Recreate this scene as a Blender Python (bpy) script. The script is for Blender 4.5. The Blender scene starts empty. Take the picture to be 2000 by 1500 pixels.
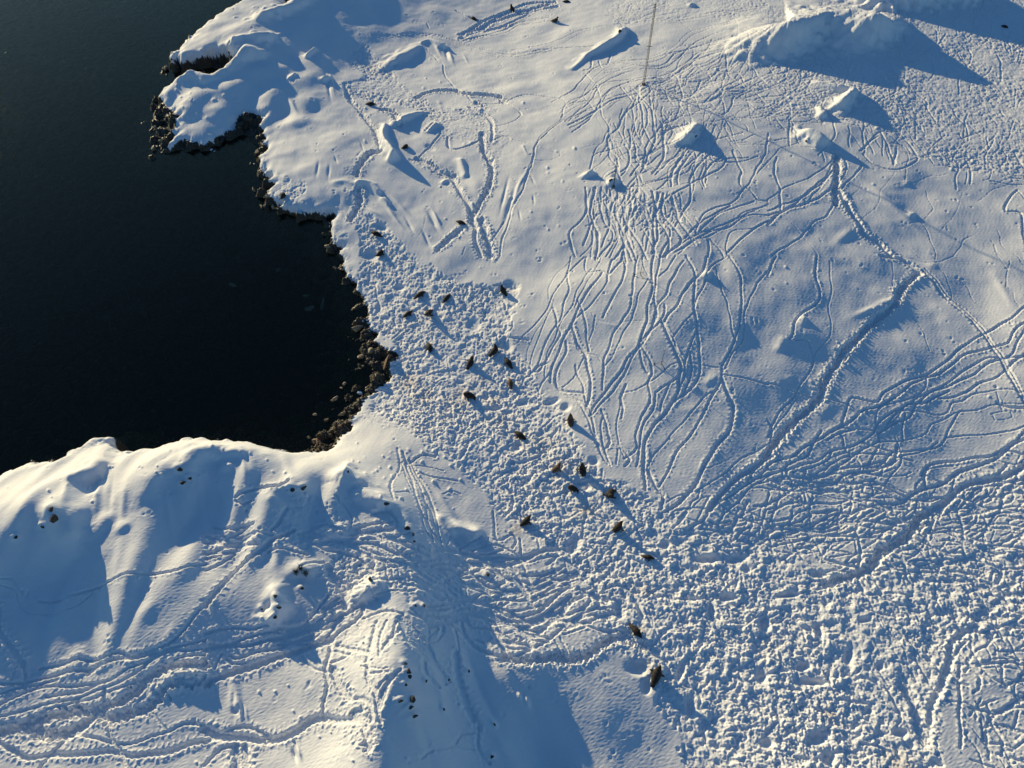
import bpy, math, random
import numpy as np
from mathutils import Vector, Matrix, Euler

# ------------------------------------------------------------------ camera, sky, sun, exposure
SC = bpy.context.scene
COL = SC.collection
CAM_H = 70.0
TILT = math.radians(39.7)          # from straight down
FPX = 1387.0                       # focal length in pixels of a 2000 px wide picture
SUN_EL = math.radians(10.5)
SUN_AZ = (-0.656, 0.755)           # where the sun stands, seen from above (x, y)

cam_d = bpy.data.cameras.new('camera')
cam = bpy.data.objects.new('camera', cam_d)
COL.objects.link(cam)
cam.location = (0, 0, CAM_H)
cam.rotation_euler = (TILT, 0, 0)
cam_d.sensor_width = 36.0
cam_d.lens = 36.0 * FPX / 2000.0
cam_d.clip_start = 0.5
cam_d.clip_end = 4000
SC.camera = cam

world = bpy.data.worlds.new("World")
SC.world = world
world.use_nodes = True
wn = world.node_tree.nodes
wl = world.node_tree.links
wn.clear()
wo = wn.new('ShaderNodeOutputWorld')
wb = wn.new('ShaderNodeBackground')
sky = wn.new('ShaderNodeTexSky')
sky.sky_type = 'NISHITA'
sky.sun_disc = False
sky.sun_elevation = SUN_EL
sky.sun_rotation = math.atan2(SUN_AZ[0], SUN_AZ[1])
sky.air_density = 1.0
sky.dust_density = 0.1
sky.ozone_density = 3.5
wb.inputs['Strength'].default_value = 0.104
wbal = wn.new('ShaderNodeMix'); wbal.data_type = 'RGBA'; wbal.blend_type = 'MULTIPLY'; wbal.inputs[0].default_value = 1.0
wbal.inputs[7].default_value = (.72, .95, 1.08, 1)      # white balance of the picture
wl.new(sky.outputs[0], wbal.inputs[6]); wl.new(wbal.outputs[2], wb.inputs[0])
wl.new(wb.outputs[0], wo.inputs[0])

sd = bpy.data.lights.new('sun', 'SUN')
sd.energy = 4.8
sd.angle = math.radians(0.55)
sd.color = (1.0, 0.82, 0.47)
sun = bpy.data.objects.new('sun', sd)
COL.objects.link(sun)
ldir = Vector((-SUN_AZ[0] * math.cos(SUN_EL), -SUN_AZ[1] * math.cos(SUN_EL), -math.sin(SUN_EL)))
sun.rotation_euler = ldir.to_track_quat('-Z', 'Y').to_euler()

SC.view_settings.view_transform = 'Standard'
SC.view_settings.look = 'None'
SC.view_settings.exposure = 0.10
SC.view_settings.gamma = 1.0

TANEL = math.tan(SUN_EL)
LX, LY = 0.656, -0.755             # direction light travels over the ground

rng = np.random.default_rng(7)
random.seed(7)

# ------------------------------------------------------------------ measuring: picture point -> place
ct, st = math.cos(TILT), math.sin(TILT)


def at_h(u, v, h):
    u = np.asarray(u, float); v = np.asarray(v, float)
    a = (u - 1000.0) / FPX
    b = (750.0 - v) / FPX
    dz = -ct + b * st
    dy = st + b * ct
    k = (CAM_H - h) / (-dz)
    return a * k, dy * k


# ------------------------------------------------------------------ large relief
GX0, GX1, GY0, GY1, GD = -150.0, 150.0, -4.0, 246.0, 0.25
NX = int((GX1 - GX0) / GD) + 1
NY = int((GY1 - GY0) / GD) + 1
gx = GX0 + np.arange(NX) * GD
gy = GY0 + np.arange(NY) * GD

CTRL = [
    # central beach and trampled valley
    (720, 600, .5), (760, 700, .7), (700, 800, .6), (800, 600, 1.2), (860, 700, 1.2), (900, 800, 1.4), (1000, 900, 1.8),
    (1100, 980, 2.1), (1200, 1050, 2.4), (1400, 1200, 2.8), (1700, 1400, 3.2), (1330, 1450, 2.05), (1280, 1380, 2.35), (1250, 1460, 2.1), (1500, 1500, 3.0),
    (1250, 1300, 2.6), (1120, 1350, 3.0), (1050, 1200, 2.6), (980, 1060, 2.2), (900, 950, 2.0), (840, 880, 2.2),
    (1100, 1500, 2.0), (1200, 1500, 2.3), (1050, 1400, 3.2), (1170, 1430, 2.7), (1900, 1500, 3.6), (1700, 1150, 3.6), (1500, 1050, 3.0), (2100, 1300, 4.4), (1500, 1650, 3.2), (2200, 1700, 4.),
    # snow plain above the beach
    (700, 350, 3.0), (800, 480, 2.3), (620, 300, 3.0), (540, 300, 1.8), (660, 450, 1.5), (700, 500, 1.2), (900, 350, 4.2),
    (900, 480, 3.2), (1000, 200, 4.8), (800, 200, 2.9), (700, 130, 2.0), (900, 100, 2.2), (1000, 450, 5.0), (1000, 580, 3.2),
    (1100, 600, 5.0), (1100, 300, 6.6), (1150, 500, 6.0), (1200, 800, 3.6), (1250, 950, 2.8), (1100, 780, 2.4), (1050, 700, 2.5),
    (1200, 200, 7.8), (1300, 400, 8.6), (1300, 600, 7.4), (1350, 800, 4.8), (1400, 950, 3.6), (1200, 40, 6.0), (1000, 30, 2.2),
    (1500, 300, 9.0), (1500, 500, 8.3), (1500, 700, 6.6), (1550, 850, 4.9), (1700, 400, 8.8), (1700, 600, 7.3), (1700, 800, 5.7),
    (1900, 400, 9.2), (1900, 600, 7.4), (1900, 800, 5.7), (1900, 950, 4.6), (2100, 700, 8.5), (2100, 450, 10.),
    (1400, 100, 8.6), (1550, 150, 10.), (1700, 200, 10.5), (1900, 200, 11.), (1800, 50, 12.), (2000, 50, 12.), (2200, 200, 13),
    (1400, -60, 9.), (1700, -100, 13.), (2100, -150, 14.), (1100, -80, 4.5), (900, -60, 3.),
    # north-west headlands
    (600, 150, 3.6), (560, 200, 3.0), (520, 250, 2.0), (500, 130, 4.2), (450, 160, 3.8), (400, 200, 3.0), (350, 200, 2.4),
    (440, 230, 2.2), (480, 200, 2.6), (380, 250, 1.8), (345, 265, 1.4), (420, 135, 4.0), (385, 140, 3.8),
    (470, 96, 5.0), (440, 50, 4.6), (400, 80, 3.6), (360, 95, 3.0), (480, 20, 4.6), (540, 60, 4.8), (520, 100, 4.4), (620, 80, 3.6),
    (700, 40, 3.4), (680, -60, 6.5), (800, -100, 5.0), (760, -40, 3.4), (570, -60, 5.0),
    # south-west hill
    (0, 915, 4.0), (110, 882, 4.5), (190, 840, 4.0), (240, 870, 5.0), (400, 846, 5.0), (530, 872, 4.2), (640, 880, 2.4),
    (740, 860, 2.0), (30, 1010, 9.0), (60, 985, 9.2), (100, 990, 9.0), (180, 950, 7.2), (240, 980, 7.8), (210, 1050, 8.0), (320, 905, 8.7), (400, 880, 7.0),
    (470, 890, 8.2), (560, 920, 7.6), (650, 915, 6.2), (700, 950, 6.0), (760, 985, 5.8), (780, 920, 2.6), (850, 970, 2.8),
    (140, 1120, 6.5), (60, 1150, 6.6), (40, 1250, 6.4), (130, 1280, 6.2), (255, 1080, 8.4), (300, 1200, 8.1), (225, 1200, 7.6), (215, 1300, 6.8), (390, 1030, 6.9), (340, 1050, 7.3), (350, 1250, 7.9), (270, 1290, 7.5), (420, 1080, 7.0),
    (330, 1130, 8.0), (480, 1100, 7.8), (420, 960, 7.2), (590, 1000, 7.4), (700, 1040, 6.4), (650, 1080, 6.8), (790, 1040, 6.4),
    (800, 1180, 7.2), (790, 1300, 9.6), (775, 1400, 9.8), (730, 1500, 10.6), (600, 1300, 7.0), (400, 1300, 7.2), (200, 1350, 6.6),
    (200, 1450, 6.4), (500, 1450, 7.4), (0, 1400, 5.6), (600, 1180, 7.2), (470, 1220, 7.0), (700, 1200, 6.9), (650, 1430, 8.0),
    (0, 1600, 6.5), (400, 1700, 8.), (-200, 1100, 8.), (-200, 1400, 6.),
    (870, 1120, 4.6), (900, 1250, 4.6), (880, 1350, 5.2), (960, 1400, 3.6), (960, 1180, 3.2), (900, 1450, 5.2), (1000, 1300, 4.2),
    (850, 1040, 3.8), (880, 1600, 6.), (1100, 1700, 3.4),
]


def mq_fit(P, Z, c):
    n = len(P)
    A = np.sqrt(((P[:, None] - P[None]) ** 2).sum(-1) + c * c)
    Q = np.c_[np.ones(n), P / 100.0]
    M = np.block([[A - 0.15 * np.eye(n), Q], [Q.T, np.zeros((3, 3))]])
    return np.linalg.solve(M, np.r_[Z, np.zeros(3)])


def interp_grid(F, fx, fy):
    """bilinear sample of grid F at fractional indices"""
    ix = np.clip(np.floor(fx).astype(int), 0, F.shape[1] - 2)
    iy = np.clip(np.floor(fy).astype(int), 0, F.shape[0] - 2)
    tx = np.clip(fx - ix, 0, 1); ty = np.clip(fy - iy, 0, 1)
    return (F[iy, ix] * (1 - tx) + F[iy, ix + 1] * tx) * (1 - ty) + (F[iy + 1, ix] * (1 - tx) + F[iy + 1, ix + 1] * tx) * ty


def cubic_grid(F, fx, fy):
    """smooth (B-spline) sample"""
    ix = np.floor(fx).astype(int); iy = np.floor(fy).astype(int)
    tx = fx - ix; ty = fy - iy

    def wts(t):
        return ((1 - t) ** 3 / 6, (3 * t ** 3 - 6 * t ** 2 + 4) / 6, (-3 * t ** 3 + 3 * t ** 2 + 3 * t + 1) / 6, t ** 3 / 6)
    wx = wts(tx); wy = wts(ty)
    out = np.zeros_like(fx)
    for j in range(4):
        jy = np.clip(iy + j - 1, 0, F.shape[0] - 1)
        for i in range(4):
            jx = np.clip(ix + i - 1, 0, F.shape[1] - 1)
            out += wy[j] * wx[i] * F[jy, jx]
    return out


cp = np.array(CTRL, float)
cxp, cyp = at_h(cp[:, 0], cp[:, 1], cp[:, 2])
P = np.c_[cxp, cyp]
wts_ = mq_fit(P, cp[:, 2], 4.0)
cgx = np.arange(GX0, GX1 + 1.01, 1.25); cgy = np.arange(GY0, GY1 + 1.01, 1.25)
CX, CY = np.meshgrid(cgx, cgy)
H0 = wts_[-3] + wts_[-2] * CX / 100 + wts_[-1] * CY / 100
for i in range(len(P)):
    H0 += wts_[i] * np.sqrt((CX - P[i, 0]) ** 2 + (CY - P[i, 1]) ** 2 + 16.0)
MX, MY = np.meshgrid(gx, gy)
M = cubic_grid(H0, (MX - GX0) / 1.25, (MY - GY0) / 1.25)
M = np.clip(M, 0.3, 22.0)


def macro(x, y):
    return interp_grid(M, (np.asarray(x) - GX0) / GD, (np.asarray(y) - GY0) / GD)


def W(u, v, it=14):
    h = np.full(np.shape(np.asarray(u, float)), 3.0)
    for _ in range(it):
        x, y = at_h(u, v, h)
        h = 0.5 * h + 0.5 * macro(x, y)
    return at_h(u, v, h)


def smooth01(t):
    t = np.clip(t, 0, 1)
    return t * t * (3 - 2 * t)


def catmull(pts, step):
    p = np.asarray(pts, float)
    if len(p) == 2:
        n = max(2, int(np.linalg.norm((p[1] - p[0])[:2]) / step) + 1)
        return p[0] + (p[1] - p[0]) * np.linspace(0, 1, n)[:, None]
    q = np.vstack([2 * p[0] - p[1], p, 2 * p[-1] - p[-2]])
    out = []
    for i in range(1, len(q) - 2):
        L = np.linalg.norm((q[i + 1] - q[i])[:2])
        n = max(1, int(L / step))
        t = (np.arange(n) / n)[:, None]
        a, b, c, d = q[i - 1], q[i], q[i + 1], q[i + 2]
        out.append(0.5 * ((2 * b) + (-a + c) * t + (2 * a - 5 * b + 4 * c - d) * t ** 2 + (-a + 3 * b - 3 * c + d) * t ** 3))
    out.append(p[-1:])
    return np.vstack(out)


# ridges: (u, v, shadow_end_u, shadow_end_v); windward width, lee width in metres
RIDGES = [
    (6.5, 1.7, [(1496, 44, 1560, 90), (1530, 30, 1740, 190), (1570, 22, 1810, 250), (1612, 24, 1740, 130), (1640, 45, 1700, 90)], .78),
    (6.0, 1.6, [(1655, 25, 1700, 60), (1680, 10, 1840, 150), (1720, 14, 1990, 165), (1745, 35, 1850, 120)], .85),
    (3.0, 1.6, [(1740, -30, 1900, 60), (1800, -45, 2000, 100), (1900, -50, 2080, 80)]),
    (1.2, .9, [(1600, 155, 1630, 175), (1640, 158, 1700, 215), (1672, 162, 1760, 225), (1655, 175, 1830, 330)], .62),
    (1.6, .9, [(1562, 262, 1590, 290), (1580, 245, 1690, 320), (1600, 248, 1735, 340), (1610, 260, 1720, 300)], .75),
    (.8, .7, [(1604, 205, 1650, 230), (1612, 215, 1670, 245)]),
    (1.6, .7, [(1326, 274, 1345, 292), (1345, 258, 1424, 306), (1362, 240, 1400, 268)]),
    (1.5, .6, [(1120, 130, 1130, 138), (1136, 116, 1150, 126), (1150, 100, 1172, 118), (1180, 80, 1225, 102), (1205, 66, 1254, 86), (1222, 50, 1252, 66)], .8),
    (.9, .5, [(1142, 342, 1160, 352), (1155, 330, 1190, 356)]),
    (.8, .5, [(1192, 356, 1210, 366), (1202, 346, 1230, 368)]),
    (.7, .35, [(1566, 634, 1590, 650), (1572, 620, 1624, 666)]),
    (1.0, .6, [(1522, 680, 1545, 690), (1530, 664, 1556, 682)]),
    (1.1, .6, [(1384, 745, 1400, 755), (1398, 735, 1408, 748)]),
    (.9, .5, [(1782, 418, 1808, 428)]), (.6, .4, [(1770, 358, 1783, 366)]), (.9, .6, [(1350, 5, 1366, 14)]),
    (2.4, 1.2, [(748, 130, 765, 140), (775, 110, 800, 136), (800, 98, 826, 118), (815, 90, 835, 100)]),
    (.8, .5, [(824, 80, 846, 96), (838, 76, 856, 92), (866, 84, 880, 112)]),
    # north-west
    (3.0, 1.4, [(520, 22, 560, 80), (560, 8, 630, 105), (610, -10, 690, 72), (660, -40, 745, 38)], 1.1),
    (1.8, 1.2, [(350, 150, 360, 170), (378, 138, 400, 165), (400, 150, 410, 170)]),
    (2.5, 1.5, [(405, 148, 420, 200), (430, 135, 470, 225), (462, 108, 510, 240), (480, 92, 545, 238), (500, 100, 545, 180)]),
    (2.2, 1.2, [(400, 90, 430, 100), (430, 72, 470, 100), (470, 68, 530, 110), (520, 62, 560, 150)]),
    (.9, .5, [(564, 150, 570, 175), (575, 140, 584, 170)]), (.9, .5, [(600, 105, 590, 130), (614, 90, 606, 120)]),
    (1.0, .5, [(634, 145, 640, 190)]),
    (.9, .5, [(752, 240, 760, 262), (748, 262, 790, 300), (768, 292, 830, 384)]),
    (1.6, .7, [(775, 235, 800, 262), (800, 222, 835, 240), (822, 218, 840, 226)]),
    (.8, .5, [(700, 350, 735, 375), (720, 352, 760, 380), (740, 370, 770, 398)]),
    (.6, .35, [(750, 385, 772, 415), (760, 395, 776, 420)]),
    (1.2, .8, [(690, 358, 672, 372), (672, 352, 650, 385), (655, 355, 640, 395)]),
    (1.0, .6, [(900, 310, 915, 322), (908, 338, 925, 345)]), (.7, .4, [(866, 352, 880, 368)]),
    (1.3, .7, [(838, 252, 850, 262), (850, 240, 862, 256)]),
    # south-west hill
    (2.2, 1.6, [(2, 1040, 20, 1250), (26, 1022, 55, 1300), (50, 1010, 58, 1200)], .6),
    (2.6, 1.5, [(64, 1015, 75, 1330), (92, 992, 130, 1345), (112, 1000, 165, 1330), (135, 1040, 178, 1260)], .75),
    (1.4, 1.0, [(142, 926, 150, 950), (178, 912, 182, 950), (190, 900, 195, 930)]),
    (2.8, 1.2, [(278, 960, 290, 1030), (292, 932, 320, 1070), (318, 915, 370, 1080), (345, 905, 420, 1075), (360, 900, 455, 1055)], .7),
    (2.2, 1.3, [(352, 892, 400, 930), (378, 874, 470, 1000), (420, 868, 480, 960), (470, 872, 482, 940)], .8),
    (1.4, .9, [(186, 1040, 200, 1060), (205, 1010, 215, 1045)]), (1.0, .7, [(232, 1030, 240, 1052)]),
    (2.0, 1.0, [(650, 925, 690, 960), (672, 920, 715, 985), (692, 935, 730, 990)]),
    (2.0, 1.0, [(545, 955, 560, 1000), (572, 945, 618, 1035), (595, 958, 635, 1010)]),
    (1.4, .8, [(530, 975, 555, 1040), (560, 1010, 590, 1050)]),
    (1.6, .8, [(712, 960, 740, 1010), (740, 975, 780, 1040), (765, 985, 850, 1080), (790, 1010, 900, 1070), (800, 1045, 960, 1130)]),
    (1.5, .8, [(560, 1122, 575, 1160), (585, 1108, 620, 1200), (606, 1112, 655, 1175)]),
    (1.3, .8, [(524, 1170, 560, 1250), (534, 1155, 600, 1290), (545, 1180, 610, 1310), (530, 1205, 590, 1285)]),
    (1.6, .9, [(640, 1040, 660, 1090), (665, 1035, 700, 1080)]),
    (2.0, 1.0, [(318, 1345, 340, 1400), (345, 1325, 380, 1415), (380, 1320, 412, 1400)]),
    (.7, .3, [(455, 1330, 460, 1352), (459, 1375, 463, 1418)]),
    (1.4, .8, [(712, 1150, 760, 1190), (735, 1140, 790, 1180)]),
    (1.2, .8, [(640, 1210, 655, 1225)]),
    (2.4, 1.2, [(775, 1225, 900, 1420), (783, 1290, 950, 1500), (778, 1340, 920, 1560), (760, 1400, 880, 1600), (745, 1450, 850, 1640)]),
    (1.8, 1.0, [(800, 1110, 900, 1230), (820, 1160, 1000, 1330)]),
    (1.2, .8, [(880, 1228, 930, 1290), (900, 1290, 985, 1400), (920, 1360, 1010, 1500), (950, 1420, 1060, 1570)]),
    (1.1, .6, [(862, 1010, 905, 1070), (880, 1035, 915, 1082)]), (1.1, .6, [(900, 1030, 950, 1080), (930, 1040, 1000, 1090)]),
    (.9, .5, [(1380, 535, 1420, 575)]),
]


def add_ridge(wind, lee, pts, k=1.0):
    global M
    ps = []
    for (u, v, ue, ve) in pts:
        xe, ye = W(ue, ve)
        he = float(macro(xe, ye))
        h = he + 1.0
        for _ in range(60):
            x, y = at_h(u, v, h)
            tgt = he + math.hypot(xe - x, ye - y) * TANEL
            h = 0.8 * h + 0.2 * tgt
        x, y = at_h(u, v, h)
        base = float(macro(x, y))
        ps.append((float(x), float(y), max(0.15, min(7.0, h - base)) * k))
    ps = np.array(ps)
    if len(ps) == 1:
        ps = np.vstack([ps, ps + [0.3, 0.3, 0]])
    pp = catmull(ps, 0.8)
    pad = 3 * max(wind, lee)
    x0, x1 = pp[:, 0].min() - pad, pp[:, 0].max() + pad
    y0, y1 = pp[:, 1].min() - pad, pp[:, 1].max() + pad
    i0, i1 = max(0, int((x0 - GX0) / GD)), min(NX, int((x1 - GX0) / GD) + 1)
    j0, j1 = max(0, int((y0 - GY0) / GD)), min(NY, int((y1 - GY0) / GD) + 1)
    X = MX[j0:j1, i0:i1]; Y = MY[j0:j1, i0:i1]
    best = np.full(X.shape, 1e9); hh = np.zeros(X.shape); sg = np.zeros(X.shape)
    for k in range(len(pp) - 1):
        a, b = pp[k], pp[k + 1]
        dx, dy = b[0] - a[0], b[1] - a[1]
        L2 = dx * dx + dy * dy + 1e-9
        t = np.clip(((X - a[0]) * dx + (Y - a[1]) * dy) / L2, 0, 1)
        vx = X - a[0] - t * dx; vy = Y - a[1] - t * dy
        d = np.hypot(vx, vy)
        m = d < best
        best[m] = d[m]
        hh[m] = (a[2] + (b[2] - a[2]) * t)[m]
        sg[m] = ((vx * LX + vy * LY) / (d + 1e-6))[m]
    f = 0.5 + 0.5 * sg
    nk = .25 if wind > 4 else .8
    best = best * (1 + .20 * nk * tile(N_l, X, Y) + .06 * nk * tile(N_m, X, Y)) 
    wloc = wind * (1 - f) + lee * f
    sc = 0.55 + 0.25 * np.minimum(hh, 3)
    hh = hh * (1 + .07 * nk * tile(N_l, X, Y) + .03 * nk * tile(N_m, X, Y))
    M[j0:j1, i0:i1] += hh * np.exp(-(best / (wloc * sc)) ** 2)




# ------------------------------------------------------------------ noise tiles
DD = 0.07
TN = 2048
kf = np.fft.fftfreq(TN, DD)
KX, KY = np.meshgrid(kf, kf[:])


def band(wave, bw=0.35, aniso=(1, 1), ang=0.0, seed=0):
    r = np.random.default_rng(seed)
    kx = (KX * math.cos(ang) + KY * math.sin(ang)) * aniso[0]
    ky = (-KX * math.sin(ang) + KY * math.cos(ang)) * aniso[1]
    k = np.hypot(kx, ky); k0 = 1.0 / wave
    g = np.exp(-((k - k0) / (bw * k0)) ** 2)
    f = np.fft.ifft2(np.fft.fft2(r.standard_normal((TN, TN))) * g).real
    return (f / f.std()).astype(np.float32)


N_s = band(0.25, .4, seed=1)
N_m = band(0.50, .4, seed=2)
N_l = band(2.6, .5, seed=3)
N_x = band(9.0, .6, seed=4)
N_a = band(0.8, .5, aniso=(1, .28), ang=math.radians(25), seed=5)      # wind-blown ripples


def broad(lo, hi, p, seed):
    r = np.random.default_rng(seed)
    k = np.hypot(KX, KY) + 1e-6
    g = k ** (-p) * np.exp(-(k * lo) ** 4) * (1 - np.exp(-(k * hi) ** 4))
    f = np.fft.ifft2(np.fft.fft2(r.standard_normal((TN, TN))) * g).real
    return (f / f.std()).astype(np.float32)


N_b = broad(.20, 1.6, 1.15, 11)
N_b2 = broad(.22, 4.0, 1.6, 12)
N_p = band(14.0, .6, seed=13)


def tile(N, x, y):
    return interp_grid(N, (x / DD) % (TN - 1.01), (y / DD) % (TN - 1.01))


for r in RIDGES:
    add_ridge(*r)


# ------------------------------------------------------------------ coast: edge of the snow and edge of the rock
SNOW = [(560, -140, 4), (556, -20, 4), (552, 4, 4), (556, 18, 3.4), (572, 14, 2), (585, 24, 1.4), (596, 26, 1.4), (612, 16, 3), (625, -6, 3.5), (640, -60, 4), (650, -200, 5),
        (2600, -200, 10), (2600, 2100, 5), (-900, 2100, 6), (-900, 1100, 4), (-200, 990, 4), (-40, 935, 4), (0, 916, 4), (35, 897, 4.2), (62, 884, 4.6), (85, 884, 4.8), (100, 888, 4.8), (128, 872, 4.6), (150, 856, 4.4), (172, 842, 4.4),
        (190, 836, 4.4), (203, 842, 4.4), (217, 856, 4.4), (228, 868, 4.6), (252, 872, 4.8), (300, 864, 5), (335, 860, 5), (362, 848, 5), (398, 840, 5), (412, 846, 5), (440, 845, 4.8),
        (470, 846, 4.6), (500, 854, 4.4), (535, 868, 4), (575, 875, 3.4), (610, 878, 2.6), (640, 876, 1.8), (655, 868, 1.0), (668, 852, .6), (676, 838, .5), (690, 822, .5), (698, 800, .5),
        (714, 780, .5), (734, 762, .5), (752, 742, .5), (766, 718, .6), (774, 700, .6), (770, 690, .6), (758, 684, .6), (746, 676, .6), (730, 664, .6), (728, 650, .6), (718, 634, .5),
        (716, 622, .5), (724, 612, .5), (714, 596, .5), (706, 578, .5), (700, 560, .6), (688, 546, .7), (676, 532, .8), (672, 518, .8), (669, 500, .8), (664, 484, .9), (652, 472, .9),
        (646, 462, 1), (643, 448, 1), (646, 432, 1), (654, 418, 1.2), (648, 414, 1), (634, 420, .9), (618, 416, .9), (600, 414, 1), (582, 417, .9), (566, 410, .9), (552, 404, .9), (538, 396, .8), (528, 384, .8),
        (526, 374, .8), (538, 364, .9), (530, 354, .9), (518, 340, .9), (508, 326, .9), (501, 316, 1), (508, 308, 1.2), (516, 298, 1.2), (518, 282, 1.3), (514, 264, 1.3), (508, 246, 1.4),
        (514, 230, 1.5), (506, 229, 1.5), (494, 226, 1.5), (482, 221, 1.5), (470, 228, 1.5), (462, 238, 1.5), (458, 248, 1.4), (446, 252, 1.4), (436, 258, 1.3), (424, 264, 1.3), (412, 272, 1.2),
        (402, 277, 1.2), (392, 280, 1.1), (382, 275, 1.1), (374, 277, 1.1), (364, 272, 1.1), (356, 270, 1.1), (342, 278, 1), (330, 288, .9), (326, 284, .9), (334, 270, 1), (342, 258, 1.1), (344, 244, 1.2),
        (346, 232, 1.3), (340, 220, 1.4), (326, 210, 1.5), (314, 196, 1.6), (312, 184, 1.8), (318, 172, 2.2), (330, 162, 2.6), (342, 150, 3), (354, 142, 3.4), (370, 135, 3.7), (384, 133, 3.8), (394, 141, 3.8),
        (412, 140, 3.8), (430, 132, 4), (446, 122, 4.2), (456, 112, 4.2), (450, 104, 3.2), (436, 104, 2.6), (418, 106, 2.2), (400, 110, 2), (380, 116, 1.8), (358, 124, 1.6), (340, 126, 1.4), (334, 124, 1.6), (346, 112, 2.4),
        (344, 104, 2.6), (332, 110, 2.4), (328, 106, 2.6), (340, 92, 3), (356, 76, 3.2), (378, 58, 3.4), (402, 40, 3.6), (424, 24, 3.8), (444, 12, 3.8), (466, 2, 3.8), (490, -10, 3.8), (530, -40, 3.6)]
ROCK = [(556, -140), (553, -20), (552, 4), (556, 18), (572, 14), (585, 22), (596, 24), (612, 14), (625, -6), (640, -60), (640, -200),
        (2600, -200), (2600, 2100), (-900, 2100), (-900, 1200), (-200, 1060), (-40, 1000), (0, 985), (100, 960), (190, 920), (230, 940), (300, 935), (398, 925), (470, 920),
        (535, 915), (575, 905), (596, 882), (606, 868), (618, 852), (632, 842), (640, 824), (660, 806), (668, 790), (684, 772), (700, 752), (716, 742), (722, 726),
        (712, 716), (694, 706), (690, 690), (700, 672), (690, 650), (694, 630), (704, 612), (696, 586), (684, 562), (668, 540), (658, 512), (650, 486), (638, 468), (636, 446), (640, 424),
        (600, 424), (552, 418), (520, 404), (500, 386), (512, 372), (522, 360), (506, 338), (492, 318), (504, 300), (498, 286), (476, 272), (470, 262), (452, 270), (436, 284), (412, 296), (380, 296), (352, 298), (330, 296),
        (312, 304), (296, 312), (289, 304), (290, 282), (294, 258), (290, 236), (300, 214), (310, 196), (304, 196), (318, 190), (336, 172), (356, 158), (370, 152), (384, 150),
        (396, 154), (412, 152), (432, 144), (452, 130), (440, 116), (420, 114), (400, 118), (380, 124), (352, 134), (334, 142), (322, 148), (322, 132), (328, 118), (340, 106), (360, 90), (384, 74), (406, 58), (430, 40), (470, 20), (530, -20)]


def poly_sd(poly):
    """signed distance (positive inside) on a 0.5 m grid, brought up to the relief grid"""
    s = 2
    X = MX[::s, ::s]; Y = MY[::s, ::s]
    best = np.full(X.shape, 1e9)
    inside = np.zeros(X.shape, bool)
    n = len(poly)
    for i in range(n):
        a = poly[i]; b = poly[(i + 1) % n]
        dx, dy = b[0] - a[0], b[1] - a[1]
        t = np.clip(((X - a[0]) * dx + (Y - a[1]) * dy) / (dx * dx + dy * dy + 1e-9), 0, 1)
        d = (X - a[0] - t * dx) ** 2 + (Y - a[1] - t * dy) ** 2
        np.minimum(best, d, out=best)
        if a[1] != b[1]:
            c = ((a[1] > Y) != (b[1] > Y)) & (X < (b[0] - a[0]) * (Y - a[1]) / (b[1] - a[1]) + a[0])
            inside ^= c
    sd_ = np.sqrt(best) * np.where(inside, 1, -1)
    return interp_grid(sd_, (MX - GX0) / (GD * s), (MY - GY0) / (GD * s))


# keep only what lies close to the relief grid
def clampw(xs, ys):
    return np.clip(xs, -400, 400), np.clip(ys, -60, 420)


sn = np.array(SNOW, float)
sx, sy = clampw(*at_h(sn[:, 0], np.maximum(sn[:, 1], -200), sn[:, 2]))
rk = np.array(ROCK, float)
rx_, ry_ = clampw(*at_h(rk[:, 0], np.maximum(rk[:, 1], -200), 0.0))
SD_S = poly_sd(list(zip(sx, sy)))
SD_R = poly_sd(list(zip(rx_, ry_)))
n_m = tile(N_m, MX, MY); n_l = tile(N_l, MX, MY); n_s = tile(N_s, MX, MY)
SD_Sn = SD_S + 0.16 * n_m + 0.22 * n_l
SD_Rn = np.maximum(SD_R - .7, SD_S) + 0.35 * n_m + 0.5 * n_l
apron = np.clip(SD_Rn, 0, 6)
edgeh = np.minimum(M, 4.5)
h_rock = 0.06 + 0.13 * apron + (0.16 * n_m + 0.10 * n_s + .18 * n_l) * np.clip(apron * 1.2 + .4, 0, 1.2)
fall = np.exp(-np.clip(-SD_Sn - 0.1, 0, 50) / 0.9)
h_rock = h_rock + (edgeh - 0.3) * fall * 0.75
h_sea = -0.25 + np.clip(SD_Rn, -60, 0) * 0.10 - 1.0 * smooth01(-SD_Rn / 6.0) + 0.16 * n_l + .06 * n_m
wS = smooth01((SD_Rn + 0.5) / 0.8)
h_out = h_sea * (1 - wS) + h_rock * wS
edge_round = 1 - 0.35 * np.exp(-np.clip(SD_Sn, 0, 9) / 0.7)
wI = smooth01((SD_Sn + 0.18) / 0.42)
M_land = np.maximum(M * np.where(M > .8, edge_round, 1), 0.35)
Mfull = h_out * (1 - wI) + M_land * wI
ROCKM = 1 - wI
M_base = M.copy()
hillp = [(-200, 940), (0, 925), (120, 890), (190, 850), (240, 880), (400, 860), (470, 860), (600, 890), (720, 930), (700, 1010), (560, 1060), (540, 1110), (350, 1140), (200, 1300), (60, 1330), (-200, 1300)]
hillp2 = [(790, 1270), (900, 1260), (1040, 1340), (1180, 1560), (760, 1560), (760, 1450)]
hillp3 = [(330, 90), (480, 20), (560, 60), (640, 120), (620, 230), (540, 250), (440, 240), (330, 240)]

# ------------------------------------------------------------------ fine relief raster
DX0, DX1, DY0, DY1 = -128.0, 128.0, 3.0, 205.0
DNX = int((DX1 - DX0) / DD); DNY = int((DY1 - DY0) / DD)
OFX = int(DX0 / DD) % TN; OFY = int(DY0 / DD) % TN
T_tr = np.zeros((DNY, DNX), np.float32)    # trench depth
T_rm = np.zeros((DNY, DNX), np.float32)    # berm height


def scale_teeth(w):
    return min(1.0, w / .17)


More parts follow.
